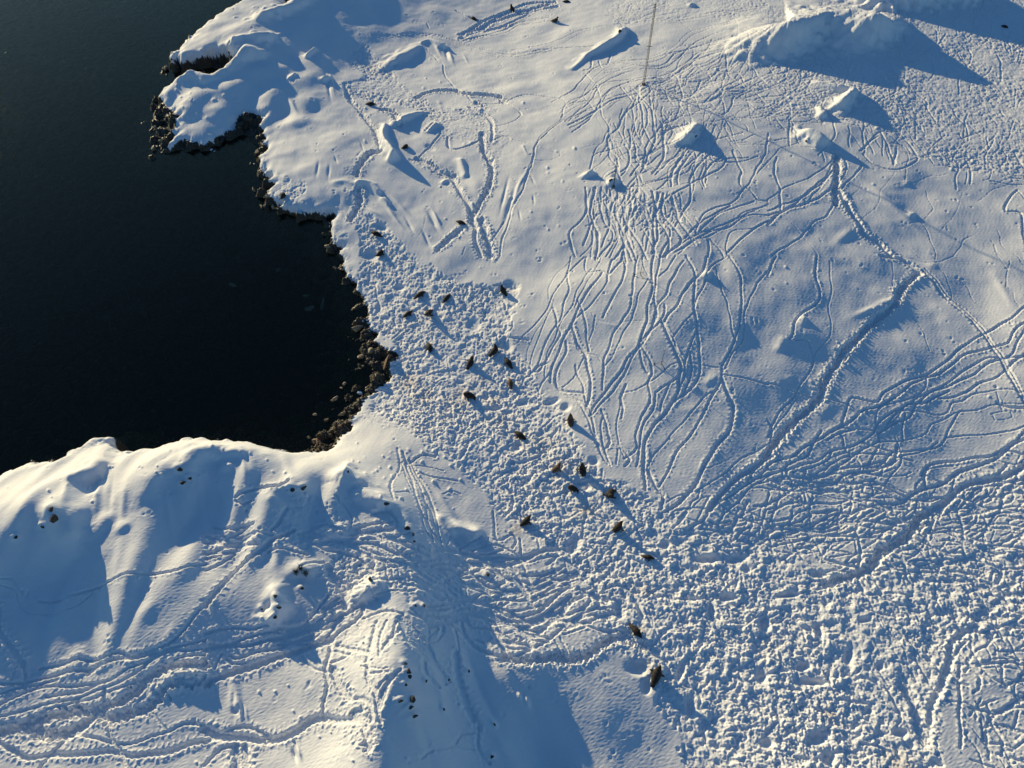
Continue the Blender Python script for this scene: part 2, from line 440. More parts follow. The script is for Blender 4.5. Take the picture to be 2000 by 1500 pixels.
def stamp_trail(xy, w, depth, rim, teeth, pitch=0.55):
    """ploughed channel: xy world polyline"""
    if len(xy) < 2:
        return
    s0 = rng.uniform(0, 9)
    ph = rng.uniform(0, 6.28)
    reach = w * 2.6 + 0.35
    wob = rng.uniform(0, 6.28)
    for k in range(len(xy) - 1):
        ax, ay = xy[k]; bx, by = xy[k + 1]
        dx, dy = bx - ax, by - ay
        L = math.hypot(dx, dy)
        if L < 1e-4:
            continue
        i0 = int((min(ax, bx) - reach - DX0) / DD); i1 = int((max(ax, bx) + reach - DX0) / DD) + 2
        j0 = int((min(ay, by) - reach - DY0) / DD); j1 = int((max(ay, by) + reach - DY0) / DD) + 2
        if i1 < 0 or j1 < 0 or i0 >= DNX or j0 >= DNY:
            s0 += L
            continue
        i0 = max(i0, 0); j0 = max(j0, 0); i1 = min(i1, DNX); j1 = min(j1, DNY)
        X = (DX0 + np.arange(i0, i1) * DD)[None, :].astype(np.float32)
        Y = (DY0 + np.arange(j0, j1) * DD)[:, None].astype(np.float32)
        tx, ty = dx / L, dy / L
        rx = X - ax; ry = Y - ay
        s = rx * tx + ry * ty
        sc = np.clip(s, 0, L)
        dd = np.hypot(rx - sc * tx, ry - sc * ty)
        side = np.where(rx * ty - ry * tx > 0, 1.0, -1.0)
        S = s0 + sc
        tooth = np.cos(6.283 * S / pitch + ph + side * 1.3)
        ww = w * (1 + 0.12 * np.sin(S * 0.9 + wob) + teeth * 0.30 * np.maximum(tooth, -0.3))
        if w > .4:
            jj = (np.arange(j0, j1) + OFY) % TN; ii = (np.arange(i0, i1) + OFX) % TN
            nz = N_b[jj][:, ii]
            ww = ww * np.clip(1 + .20 * nz, .5, 1.6)
        q = dd / ww
        tr = depth * np.clip(1.25 - 1.25 * q ** 3.0, 0, 1)
        rm = rim * np.exp(-((q - 1.38) / 0.36) ** 2) * (0.55 + 0.45 * (teeth * tooth + (1 - teeth)))
        if w <= .4:
            rm = rm + .060 * scale_teeth(w) * np.exp(-((q - 2.0) / .55) ** 2) * np.clip(tooth, 0, 1) ** 2
        if w > .4:
            tr = tr * np.clip(1 + .12 * N_s[jj][:, ii] + .12 * nz, .2, 1.6)
        np.maximum(T_tr[j0:j1, i0:i1], tr, out=T_tr[j0:j1, i0:i1])
        np.maximum(T_rm[j0:j1, i0:i1], rm, out=T_rm[j0:j1, i0:i1])
        s0 += L


KIND = {  # half width, depth, rim, teeth
    't': (0.07, 0.05, 0.015, 0.5),
    'm': (0.12, 0.105, 0.03, 0.8),
    'w': (0.17, 0.15, 0.045, 0.9),
    'V': (0.34, 0.30, 0.08, 0.9),
    'W': (0.45, 0.40, 0.10, 1.0),
    'R': (0.42, 0.24, 0.10, 1.0),
}


def trail_px(kind, pts, scale=1.0, jit=0.10):
    p = np.array(pts, float)
    x, y = W(p[:, 0], p[:, 1])
    xy = catmull(np.c_[x, y], 0.45)
    n = len(xy)
    if n > 3:
        # the animal's own sway
        t = np.arange(n)
        a1, a2, f1, f2 = rng.uniform(0, 6.28), rng.uniform(0, 6.28), rng.uniform(.25, .45), rng.uniform(.7, 1.1)
        d = np.gradient(xy, axis=0); L = np.hypot(d[:, 0], d[:, 1]) + 1e-6
        off = jit * (np.sin(t * f1 + a1) + 0.5 * np.sin(t * f2 + a2))
        xy = xy + np.c_[-d[:, 1] / L, d[:, 0] / L] * off[:, None]
    w, dp, rm, te = KIND[kind]
    v = rng.uniform(.65, 1.3)
    stamp_trail(xy, w * scale * v, dp * scale * v, rm * scale * rng.uniform(.7, 1.3), te, rng.uniform(.5, .72))


def bundle_px(kind, pts, spread, n, scale=1.0):
    """n neighbouring trails that weave about one course; spread in picture pixels"""
    p = catmull(np.array(pts, float), 18.0)
    d = np.gradient(p, axis=0); L = np.hypot(d[:, 0], d[:, 1])[:, None] + 1e-6
    nrm = np.c_[-d[:, 1], d[:, 0]] / L
    t = np.linspace(0, 1, len(p))
    for k in range(n):
        o = rng.uniform(-.5, .5)
        off = o + .28 * np.sin(t * rng.uniform(3, 7) + rng.uniform(0, 6.28)) + .12 * np.sin(t * rng.uniform(10, 18) + rng.uniform(0, 6.28))
        a, b = sorted(rng.uniform(0, 1, 2))
        if b - a < .6:
            a, b = 0, 1
        i0, i1 = int(a * (len(p) - 1)), int(b * (len(p) - 1)) + 1
        q = (p + nrm * (off * spread)[:, None])[i0:i1:2]
        if len(q) > 2:
            trail_px(kind, q, scale * rng.uniform(.8, 1.1))


def in_poly(u, v, poly):
    c = False
    n = len(poly)
    for i in range(n):
        x1, y1 = poly[i]; x2, y2 = poly[(i + 1) % n]
        if (y1 > v) != (y2 > v) and u < (x2 - x1) * (v - y1) / (y2 - y1) + x1:
            c = not c
    return c


def wander_px(kind, poly, n, length, ang, spreadang, scale=1.0):
    """criss-crossing trails inside an area; length and angle in picture pixels/degrees"""
    us = [p[0] for p in poly]; vs = [p[1] for p in poly]
    done = 0; tries = 0
    while done < n and tries < n * 20:
        tries += 1
        u, v = rng.uniform(min(us), max(us)), rng.uniform(min(vs), max(vs))
        if not in_poly(u, v, poly):
            continue
        a = math.radians(ang + rng.normal(0, spreadang))
        pts = [(u, v)]
        L = length * rng.uniform(.4, 1.3)
        for _ in range(max(3, int(L / 16))):
            a += rng.normal(0, .32)
            u += 16 * math.cos(a); v += 16 * math.sin(a) * .8
            pts.append((u, v))
        trail_px(kind, pts, scale * rng.uniform(.75, 1.15))
        done += 1


def T(ox, oy, s, items):
    for it in items:
        trail_px(it[0], [(ox + x / s, oy + y / s) for x, y in it[1:]])


#TRAILS#
TRAIL_SETS = [
 (1000, 500, 3, """
m 350,0 325,100 280,170 240,240 200,320 130,400 35,510
m 420,0 350,80 330,110 335,200 300,280 280,380 230,450 190,540 130,680
m 235,280 210,340 190,400 150,500 110,600 95,660
m 240,300 270,370 265,410 290,450 240,540 150,680
t 335,30 260,110 220,190 210,260
t 180,390 130,460 95,560 90,610
m 440,0 435,90 520,85 560,110
m 470,70 400,170 370,230 355,300 290,380 250,480 210,580 185,730
m 530,90 470,180 410,270 380,330 345,400 310,470 280,560 240,650 220,740
m 560,150 490,250 430,320 380,370 345,400
m 590,20 560,90 560,150
m 530,0 500,60 440,150 400,230 370,300
m 650,0 660,110 620,200 570,270 535,360
m 640,30 560,110
t 470,330 500,370 600,395 720,375 770,370
w 345,410 380,500 430,570 445,680 460,780 445,880
m 380,260 420,340 440,400 435,480 450,560
m 490,350 480,430 460,480 445,560
m 320,500 315,560 270,650 255,720 290,780 420,810
m 300,770 370,710 400,640 430,570
m 380,640 385,700 410,760 430,850
t 320,520 370,525 410,570 500,580 525,620
m 740,0 715,100 710,230 690,300 640,380 600,440 580,520 545,600 530,680 530,790
m 800,130 750,220 720,310 690,380 650,460 600,570 545,640 540,700
m 760,0 780,70 800,110
w 830,0 820,80 830,170 790,300 790,380 760,480 735,550 680,600 630,680 570,760 500,860 460,940
w 870,0 850,90 840,230 850,340 820,410 760,520 700,610 660,700 600,780 530,850 470,930
m 860,120 920,60 960,0
m 1010,30 930,150 900,220 850,290 830,400
m 890,280 890,340 860,390 760,500
w 880,380 910,440 930,510 960,580 985,640 985,720 970,810 900,910 830,1000 790,1080 770,1180 770,1280 785,1370
m 880,380 940,470 970,560 1000,620 1010,700 990,760 980,810
m 1140,0 1120,80 1060,150 1010,210 970,280 910,350 890,390
m 1020,0 1060,60 1070,140 1065,240 1075,330 1080,420 1090,480 1100,560 1110,620 1100,680 1060,760 1000,820
w 1250,0 1170,60 1130,150 1090,230 1070,310 1085,400 1060,480 1030,560 1020,640
m 1060,330 1000,400 955,460 945,480
m 1040,560 1050,650 1045,730 1010,800 950,860
m 1190,60 1210,140 1250,240 1270,340 1300,460 1310,500
w 1270,0 1320,80 1350,170 1340,300 1330,400 1310,500 1260,580 1230,650 1225,720 1200,790 1130,900 1060,1030 980,1140 930,1220 890,1300 850,1370
m 1500,90 1430,170 1390,260 1360,370 1345,490 1290,580 1240,680
m 1230,650 1130,640 1050,630 960,635 900,670 800,740 720,780 650,800 640,870 620,980 625,1100 660,1190
m 1240,690 1360,720 1500,755
t 1270,690 1290,740 1290,800
w 1230,720 1270,820 1290,890 1280,1010 1210,1110 1150,1190 1100,1280 1050,1370 980,1450 900,1500
m 1210,780 1130,830 1050,920 960,1010 880,1110 820,1190 790,1260
m 760,530 810,610 825,690 790,740 810,840 760,960 720,1050 730,1120 660,1190
m 750,560 770,640 800,680
m 840,800 830,880 790,960 760,1040 745,1140 725,1230
m 980,690 920,760 890,850 870,910
m 960,720 850,800
m 670,750 640,830 660,880 640,950
m 530,900 560,1000 570,1090 540,1130
m 540,930 520,1000 540,1100 560,1190 580,1230
m 460,950 500,1080 530,1160 560,1220
m 580,1060 640,1130 690,1190 660,1230
t 580,1130 700,1130
m 620,1130 615,1220
m 300,780 380,860 440,940 470,1020 500,1120 540,1200
m 350,830 440,880 470,960
t 1110,1250 1240,1210 1290,1180
m 1500,1110 1440,1140 1360,1170 1300,1220 1200,1310 1100,1370 980,1400 900,1440
W 1510,1180 1400,1240 1300,1320 1230,1400 1150,1480
w 790,1260 850,1360 890,1400 880,1480
m 1500,1250 1400,1330 1300,1390 1180,1460
m 1500,1290 1420,1340 1340,1430 1250,1500
m 950,1490 1060,1470 1160,1490
m 1500,1370 1490,1470
"""),
 (1500, 500, 3, """
W 880,100 790,190 730,290 640,370 520,490 440,560 390,650 320,780 290,850 200,920 110,1010 40,1100 0,1180
R 660,0 760,20 840,60 890,110
w 900,90 970,160 1060,260 1160,350 1260,450 1330,560 1400,670 1480,830 1500,870
m 915,80 985,150 1075,250 1175,340 1275,440 1345,550 1415,660 1495,820
m 1500,310 1420,370 1340,410 1260,460 1150,530 1060,600 950,680 880,710 760,760 680,800 640,850 560,840 490,830 460,900 440,980
w 1500,400 1440,450 1400,510 1320,530 1180,570 1090,630 1000,690 940,700 860,740 800,790 730,840 650,880 560,900 500,960 420,1010 330,1060 220,1110 150,1170 60,1200 0,1240
w 1500,440 1460,500 1430,570 1370,600 1290,600 1180,650 1090,710 1000,780 900,820 830,860 760,890 700,940 640,990 620,1040 560,1080 450,1120 360,1150 300,1200 200,1230 100,1250 0,1280
m 1500,590 1420,600 1310,620 1200,690 1100,740 1040,770 960,800 900,840 860,880 820,940 760,970 700,1010 650,1040
m 1060,780 960,840 900,870 820,870 740,930 690,980
m 940,700 920,780 860,820 720,870 640,910 625,980
m 1410,660 1330,710 1250,740 1180,790 1090,830 1000,830
m 1500,570 1440,620 1400,680
m 1500,800 1400,780 1320,790 1220,810 1140,850 1080,860 1050,910 980,930 880,910 800,910 750,950 640,1030
m 1500,870 1380,870 1300,870 1230,900 1130,910 1060,950 960,990 930,1030 830,1070 640,1100 560,1140 500,1200
m 1500,890 1400,880 1340,860
m 1130,910 1060,1020 1040,1070 990,1110 880,1140 740,1150 620,1110 560,1090
m 1500,990 1420,1020 1280,1050 1160,1060 1040,1060
m 800,920 785,1000 785,1080
m 640,1030 650,1070 560,1130 480,1190 400,1250 300,1280
t 740,1200 820,1230 920,1240
m 0,750 150,790 290,830 350,840 460,880 540,920
t 1330,800 1360,860 1380,900
t 1400,800 1370,840 1360,870
t 1310,930 1420,910 1430,940 1330,960 1310,930
t 1430,940 1470,990 1500,1010
m 930,1240 910,1300 920,1350
w 1500,1040 1430,1100 1360,1150 1300,1180 1150,1190 1000,1210 930,1240 905,1290
w 1500,1080 1400,1130 1310,1200 1200,1240 1100,1280 1020,1330 920,1370 850,1400 780,1450
W 1510,1230 1400,1280 1300,1310 1190,1330 1110,1390 1050,1440 950,1500
m 1400,1140 1500,1170
m 1340,1200 1440,1230 1500,1200
m 930,1280 980,1310 1030,1330
m 290,0 280,130 310,240 260,300 190,340 150,390 150,460 130,490
m 150,490 220,490 250,530 265,600 240,680 190,750 170,810 100,880 40,950 0,1060
t 360,30 370,150 360,300 370,400 350,480 290,560 250,620
t 170,820 120,900 60,980 20,1070
t 720,0 740,180
t 840,350 900,420 940,560
m 0,110 40,20 50,0
m 0,960 30,1010 20,1090
m 560,1220 680,1210 700,1240 760,1200
m 650,1110 600,1190 550,1230 420,1250 330,1300 240,1290
m 740,1150 660,1220 560,1240
m 480,1270 560,1300 620,1340 700,1330 760,1370 820,1400
m 400,1260 450,1310 400,1350
m 330,1060 400,1000 440,980
m 440,1010 560,1020 620,1030
m 350,1080 430,1030 500,1010
m 220,1240 210,1330 250,1420 240,1500
m 1500,1310 1380,1330 1250,1360 1180,1420 1100,1500
m 1500,1390 1400,1400 1360,1500
m 1070,1400 1200,1440 1280,1500
"""),
 (1500, 1000, 3, """
W 950,0 900,30 860,80 760,180 660,230 640,290 570,350 450,380 340,410
w 800,110 720,180 640,260 560,340
R 1500,480 1390,490 1300,570 1240,600 1220,680 1100,740 1070,780 1050,900 1020,1010 970,1130 940,1240 930,1340
R 790,1030 850,1110 880,1200 900,1290 930,1340
m 540,420 580,500 640,590 720,640 790,710 860,780 870,870 920,960 970,1040
m 560,480 700,470 780,480 850,490
m 490,500 600,570 720,610 800,610
m 640,600 680,690 780,760 820,850 830,980
m 860,800 920,870 1010,950
m 880,780 960,860 1020,950
m 600,900 680,1010 740,1110 780,1200 740,1260
m 510,960 620,980 690,1050
m 640,900 700,1000
m 1120,900 1130,1050 1120,1180 1120,1280 1130,1380
m 1040,1100 1160,1110 1250,1170 1400,1160 1500,1150
m 1360,880 1370,1000 1400,1020 1450,990 1500,980
m 1130,900 1300,880 1400,860 1500,870
m 1280,800 1300,850 1290,900
m 1120,1180 1200,1280 1270,1370 1330,1430
m 1250,1270 1380,1250 1500,1280
m 1300,1350 1400,1370 1500,1440
m 1160,1300 1230,1380 1270,1500
m 240,0 250,100 300,200 320,270
m 0,120 120,100 260,110 400,100
m 0,220 150,240 310,230
m 330,260 400,140 420,60 520,30
m 80,270 180,220 300,190 350,140
m 140,0 130,60 0,110
m 390,200 500,130 600,120 640,100
m 320,290 450,310 560,270
m 1110,0 1140,100 1150,200 1160,300
m 1270,100 1280,300
m 1340,0 1270,110 1150,100
m 1060,180 1200,200 1400,200
m 0,660 100,700 200,770 220,850
m 0,850 120,890 200,930 330,960
"""),
 (1000, 0, 3, """
m 0,290 120,280 260,240 400,180 540,150
m 0,310 150,300 280,260 420,190 560,150
m 0,325 200,290 480,270
t 0,580 100,550 200,555 320,600
t 320,600 200,620 180,660 280,690
m 290,700 200,770 150,830 120,920 90,1020 60,1120 0,1200
m 290,690 310,620 400,570 480,520 560,480 700,460
m 290,690 350,640 440,600 520,560
m 300,700 380,710 440,680 490,650 540,610 600,590 680,570
m 370,690 430,650 480,640 450,600 420,570
t 830,230 1000,260 1100,270
t 740,190 850,180 920,120
t 760,150 900,140 1100,125 1300,130
t 980,110 1030,160 1090,200 1350,210
t 700,290 830,290
m 500,500 520,600 530,690 570,740 570,780
m 430,430 480,480 500,500
m 640,510 690,570 720,600
m 740,510 760,650 780,760 830,850 900,880
m 820,530 740,600 660,670 620,750 570,800 570,870 610,920 620,990 560,1040
m 640,860 560,880 480,910 455,990
m 660,850 690,920 680,980 640,1010
m 720,830 725,930 750,960 690,1030
m 870,900 800,960 740,1030 700,1060
m 600,720 640,800 640,850
m 680,760 700,830 680,900
m 470,340 460,400 420,410
m 580,310 570,360 550,380
m 510,350 520,400
m 430,1100 440,1180 420,1270 350,1350 340,1420 370,1500
m 460,1110 440,1250 470,1350 470,1420 400,1500
m 830,1290 780,1370 770,1500
m 1260,920 1240,970 1160,1020 1060,1070 940,1140
m 1170,900 1080,980 1050,1050 1040,1180 1000,1250 940,1350
m 1290,880 1320,950 1350,1000 1330,1080 1390,1110 1440,1160 1500,1170
m 1500,780 1490,880 1450,960 1410,1040 1350,1120 1300,1180 1160,1230 1090,1300
m 1500,940 1440,1020
m 1250,300 1260,400 1290,460 1380,520
m 1340,270 1380,340 1380,390
m 1500,290 1460,320
m 1500,1290 1400,1360 1300,1440 1260,1480
m 1410,1340 1300,1350 1260,1420 1260,1500
m 890,1170 960,1210 1050,1270 1090,1310 1080,1370
w 830,1290 900,1310 930,1360 890,1450 870,1500
m 1160,1400 1200,1440 1240,1500
m 1150,1400 1150,1500
"""),
 (1500, 0, 3, """
m 0,950 60,880 150,850 190,830
m 0,830 100,810 180,820
m 310,890 330,940
m 0,1170 100,1100 220,1050 330,980 400,930
m 0,1230 80,1200 180,1170 270,1090 370,1020
w 0,1310 120,1220 260,1180 340,1130 400,1050
w 0,1260 150,1200 300,1080 380,1000
m 240,1180 330,1060 380,960
m 20,1490 150,1420 260,1310 340,1270 380,1190
W 410,900 400,1000 400,1100 400,1200
W 420,1120 470,1220 530,1300 560,1370 640,1420 730,1500
m 50,920 40,1030 70,1120 80,1230
t 110,1280 210,1380 290,1500
m 430,1110 510,1020 550,960 520,920
m 440,920 460,980 430,1060
m 660,780 720,900 740,970
m 750,870 745,960
t 740,1010 660,1130 640,1200 550,1290
m 560,900 620,960 740,1000 860,950 870,910 820,830 700,770 620,800 550,880
m 540,880 640,800
m 570,800 620,900
m 780,960 860,930 940,910 1010,880 1060,890 1060,960 970,970
m 1000,970 1140,980 1260,990
m 1270,940 1310,1000 1300,1050 1260,1060
m 1300,1060 1420,1080 1500,1080
m 1470,1110 1400,1180 1390,1240 1480,1250 1500,1340
m 1470,1110 1500,1160
t 20,100 30,200 90,290 150,360 200,430
m 180,760 170,800 210,860 300,880 390,900
m 130,700 120,790 130,850
m 760,760 830,850 860,900
m 1150,830 1100,900 1080,960
m 1130,980 1200,920 1260,960
"""),
 (600, 0, 3, """
W 640,570 720,540 840,530 900,540 960,555 1080,560 1140,580 1160,600
m 1160,600 1200,580 1290,555 1400,560 1500,580
m 700,290 760,350 800,380 800,430 840,480 920,550 980,600 1080,605 1150,605 1230,640 1260,670
w 1260,670 1220,700 1150,730 1080,740
t 660,350 650,390 560,440 545,490
t 640,100 780,120 810,160 900,190
t 620,130 700,130 800,150
m 700,140 710,165
w 870,60 920,90 1000,120 1060,130
R 220,490 240,560 300,640 380,740 420,830 430,880
R 430,640 500,660 540,720
W 430,880 360,900 310,970 290,1020
W 300,1110 310,1180 250,1280
w 820,800 830,860 900,870 1000,830
R 740,720 700,760
w 780,780 720,860 640,930 600,930
R 640,930 720,970 800,1020 860,1030
W 840,1030 880,1100 930,1180 960,1260 990,1330
W 1020,780 1030,860 1070,950 1080,1050 1030,1160 980,1250 960,1300
W 990,1330 980,1380 1000,1440 1020,1500
w 830,720 900,690 1000,690
w 900,750 960,760 1020,800 1040,880
R 950,630 1060,690 1090,760 1080,830
R 1050,640 990,600
w 1080,830 1150,800 1190,820
m 1500,710 1400,780 1340,860 1310,980 1260,1110 1200,1230 1170,1330 1140,1430 1130,1500
t 1200,820 1300,845 1370,870 1480,900 1430,930 1320,940
R 900,1340 840,1400 760,1470
R 1020,1290 1060,1400 1070,1500
t 700,1260 680,1330 640,1400
m 1070,1440 1110,1370 1150,1300
t 930,1450 910,1500
"""),
 (0, 1100, 3.75, """
m 0,100 80,95 130,170 170,220
m 0,150 100,190 130,300 200,375 350,380 480,350 600,290 680,210
m 280,275 450,265 620,220 740,170 850,110 1050,70 1250,65 1400,30 1500,15
R 0,470 50,560 110,660 160,740
m 160,740 170,850 190,940
m 130,740 80,860
w 0,880 200,870 300,850 500,800 650,770 740,720
w 280,770 480,740 580,700 700,700 860,660 960,690 1100,640 1220,590 1330,490 1430,380 1500,310
w 640,820 700,780 860,700 1000,680 1150,640
w 0,1050 100,990 250,930 400,900 600,890 800,850 950,770 1060,730 1200,640 1350,610 1500,560
w 0,1130 150,1100 300,1040 450,1010 620,960 760,910 900,860 1020,800 1100,720 1250,650 1500,620
w 0,1180 200,1130 400,1050 600,1020 760,960 900,900 1040,830 1150,750 1300,700 1500,680
V 0,1250 200,1180 400,1110 600,1070 740,1060 860,1020 1000,930 1100,830 1200,770 1350,740 1500,745
w 0,960 100,930 260,900 330,870 430,840
w 330,980 450,960 600,930 700,880
V 0,1250 150,1210 300,1250 450,1240 600,1190 700,1110 800,1140 900,1130 1000,1090 1100,1040 1150,960 1200,890 1280,860 1380,870 1500,880
V 0,1330 80,1370 180,1410 400,1400 600,1410 700,1390 800,1370 950,1400 1150,1400 1300,1360 1400,1320 1500,1290
w 560,1260 700,1290 850,1310 1000,1310 1100,1270 1250,1230 1340,1190 1500,1190
w 290,1500 380,1400 480,1300 600,1220 700,1130
w 770,910 760,1050 780,1180 820,1290 880,1370 920,1450 960,1500
m 1100,1080 1150,1150 1250,1220
"""),
 (400, 1100, 3.75, """
w 0,520 100,480 240,470 330,480 420,450 500,440
w 30,590 120,590 250,560 400,520 520,490
w 0,630 150,600 300,590 450,560 600,540 750,500 900,420 1000,380 1150,290
w 170,680 220,700 300,680 400,640 550,610 700,560 850,480 950,400
w 150,700 200,740 300,740
V 0,880 120,840 250,770 400,730 550,680 700,650 830,600 920,560
w 1160,290 1150,370 1100,420 1000,500 930,580 920,660 890,780 895,900 870,1000 855,1130
w 710,690 740,740 800,780 880,790
V 0,1210 100,1250 200,1270 400,1300 550,1290 680,1220 760,1150 860,1130 950,1150 1100,1150
w 100,1250 200,1210 300,1200 400,1250 480,1280
w 0,1310 100,1270
w 0,1480 60,1410 140,1340 240,1320
R 220,1350 240,1450 230,1500
R 290,1350 300,1500
w 970,600 1100,630 1180,660
w 960,640 1080,670
w 930,720 1020,690 1100,620
w 1160,400 1300,360 1450,380
w 1260,430 1240,520 1200,640 1170,720
w 1200,640 1190,760 1190,850 1230,930 1250,1050 1300,1180
w 1330,420 1280,520 1270,680
m 1150,740 1300,770 1340,760
w 1200,800 1340,800
w 1330,830 1260,920 1245,1010
w 1380,830 1310,930 1270,1050
w 1430,780 1350,900 1290,1070
R 950,780 970,880 1010,960 1050,1000
w 1050,1000 1130,980 1200,1020 1220,1150
R 1120,1100 1180,1200 1200,1350
w 860,330 930,280 1000,240
w 870,340 960,290 1050,260
w 650,500 800,430 950,350 1050,300
w 600,590 750,540 870,470
m 120,660 90,720 70,770
w 1400,430 1370,520 1330,600
"""),
 (400, 850, 3, """
w 190,370 260,330 340,300 440,295 490,270
w 190,390 230,410 270,390
w 400,560 450,500 480,430
w 0,600 100,600 200,600 300,570 400,590
w 170,550 290,520
w 0,720 120,700 200,650 300,590
w 0,780 100,740 170,690
w 50,540 100,560 190,560
V 0,1000 80,900 160,810 250,720 350,650 400,610 480,580 520,560
w 370,680 450,670 560,690 600,700
w 600,580 700,560 800,540 1000,560 1050,510
w 560,760 620,740 700,745
R 720,780 740,830 800,870 830,930 820,1010
m 1130,80 1140,180 1100,260 1100,340 1105,380
m 1160,100 1190,170 1240,140 1290,120 1350,130 1360,90
m 1180,190 1250,180 1310,190 1400,210
m 1230,210 1310,240 1400,260 1480,270
m 1120,340 1190,330
m 1430,580 1420,650
m 1400,350 1450,330 1500,345
m 1060,650 1070,850
m 1100,850 1110,700 1150,690
m 1060,740 1200,750
m 1130,720 1160,800 1150,850
m 990,460 1060,450 1110,490 1120,540
"""),
 (700, 1000, 3, """
w 500,700 520,600 620,560 720,620 780,700 870,850
w 610,640 620,720 680,800 800,840 870,860
V 850,850 950,870 1150,860 1320,840 1400,790 1480,750 1550,740 1600,760 1680,790
w 870,870 1030,800 1100,760 1170,690 1300,600 1400,560
w 1120,640 1200,570 1300,510 1400,450
w 1020,480 1100,430 1200,380 1300,350
w 1000,540 1120,480 1250,440
w 970,370 1080,365 1140,340
w 1000,450 1080,400 1150,370
w 1200,690 1300,620 1390,600 1450,640
w 1220,700 1300,660 1420,620 1500,600
w 1100,660 1200,610 1320,570
m 1180,740 1220,830
m 1150,750 1190,820
R 560,830 570,930 600,1030 630,1130 680,1210
w 700,1230 700,1400 760,1480
w 680,1300 600,1310 560,1360 430,1390 370,1440
w 560,1360 680,1390
m 790,0 800,100 820,160 900,130 930,170 900,210
m 940,160 960,260
m 1050,160 1060,210
m 1100,150 1110,210
m 1150,150 1140,210
m 1180,150 1160,210
w 940,270 1050,240 1110,230
w 260,620 330,700 430,760 500,700
w 300,600 400,640 480,650
w 470,690 400,740 330,720
w 130,820 230,700 280,640
"""),
]
BUNDLES = [
 ('m', 1000, 0, 3, '290,680 420,590 520,500 640,460 900,420 1100,300 1300,250 1500,220', 50, 9),
 ('m', 1000, 0, 3, '540,400 800,370 1000,300 1200,250 1500,200', 14, 4),
 ('m', 1000, 0, 3, '600,130 750,110 900,110 1200,70 1500,30', 14, 6),
 ('m', 1000, 0, 3, '560,60 700,100 850,60 1000,20 1100,-20', 22, 5),
 ('m', 1000, 0, 3, '740,500 770,650 810,800 840,900', 52, 9),
 ('m', 1000, 0, 3, '1000,700 940,800 880,900 800,1000 760,1080', 46, 8),
 ('m', 1000, 0, 3, '1050,880 950,1000 900,1100 940,1140', 30, 5),
 ('m', 1000, 0, 3, '1120,880 1000,950 900,1010 760,1060', 24, 5),
 ('m', 1000, 0, 3, '500,1100 510,1250 540,1380 500,1520', 30, 5),
 ('m', 1000, 0, 3, '620,1120 600,1250 640,1380 600,1520', 40, 6),
 ('m', 1000, 0, 3, '740,1120 700,1250 740,1380 760,1520', 40, 6),
 ('w', 1000, 0, 3, '860,1130 840,1250 900,1330 860,1500', 40, 4),
 ('m', 1000, 0, 3, '1500,1190 1300,1250 1150,1340 1000,1420 900,1520', 26, 5),
 ('m', 1000, 0, 3, '940,1150 1010,1290 1030,1370 1090,1420', 26, 4),
 ('m', 600, 0, 3, '380,200 700,205 900,260 1100,310 1250,310 1500,260', 12, 5),
 ('R', 600, 0, 3, '900,215 1000,170 1150,110 1300,60 1450,10', 22, 5),
 ('w', 600, 0, 3, '920,250 1100,200 1250,130 1330,100 1420,110 1500,90', 10, 3),
 ('m', 400, 850, 3, '1180,150 1230,280 1280,400 1330,520 1380,650', 20, 6),
 ('w', 400, 850, 3, '600,620 800,640 1000,660 1200,700 1500,760', 40, 7),
 ('w', 400, 850, 3, '0,640 150,640 300,600', 34, 5),
 ('w', 400, 850, 3, '560,620 700,580 880,580 1000,550 1100,540', 22, 5),
 ('w', 700, 1000, 3, '440,230 650,270 900,280 1100,230 1250,220', 18, 5),
 ('w', 700, 1000, 3, '300,330 600,470 900,500 1100,420 1300,360', 44, 7),
 ('w', 700, 1000, 3, '400,600 700,560 950,620 1100,600 1300,450', 36, 6),
 ('w', 700, 1000, 3, '650,300 850,330 1000,420 1050,560', 60, 5),
 ('w', 700, 1000, 3, '260,600 400,800 480,950 540,1050', 40, 6),
 ('w', 400, 1100, 3.75, '520,560 700,500 900,400 1050,300', 44, 7),
 ('m', 1500, 500, 3, '0,1300 300,1290 600,1350 900,1450', 44, 8),
 ('m', 1500, 1000, 3, '0,160 300,150 600,60 900,-20', 60, 6),
]
def carry_on(pts):
    """tracks that reach the picture's border go on beyond it"""
    for _ in range(2):
        pts = pts[::-1]
        (u, v), (u0, v0) = pts[-1], pts[-2]
        if u >= 1995 or u <= 4 or v <= 3 or v >= 1496:
            L = math.hypot(u - u0, v - v0) + 1e-6
            du, dv = (u - u0) / L, (v - v0) / L
            for k in range(1, 5):
                w = rng.uniform(-14, 14)
                pts = pts + [(u + du * 55 * k - dv * w, v + dv * 55 * k + du * w)]
    return pts


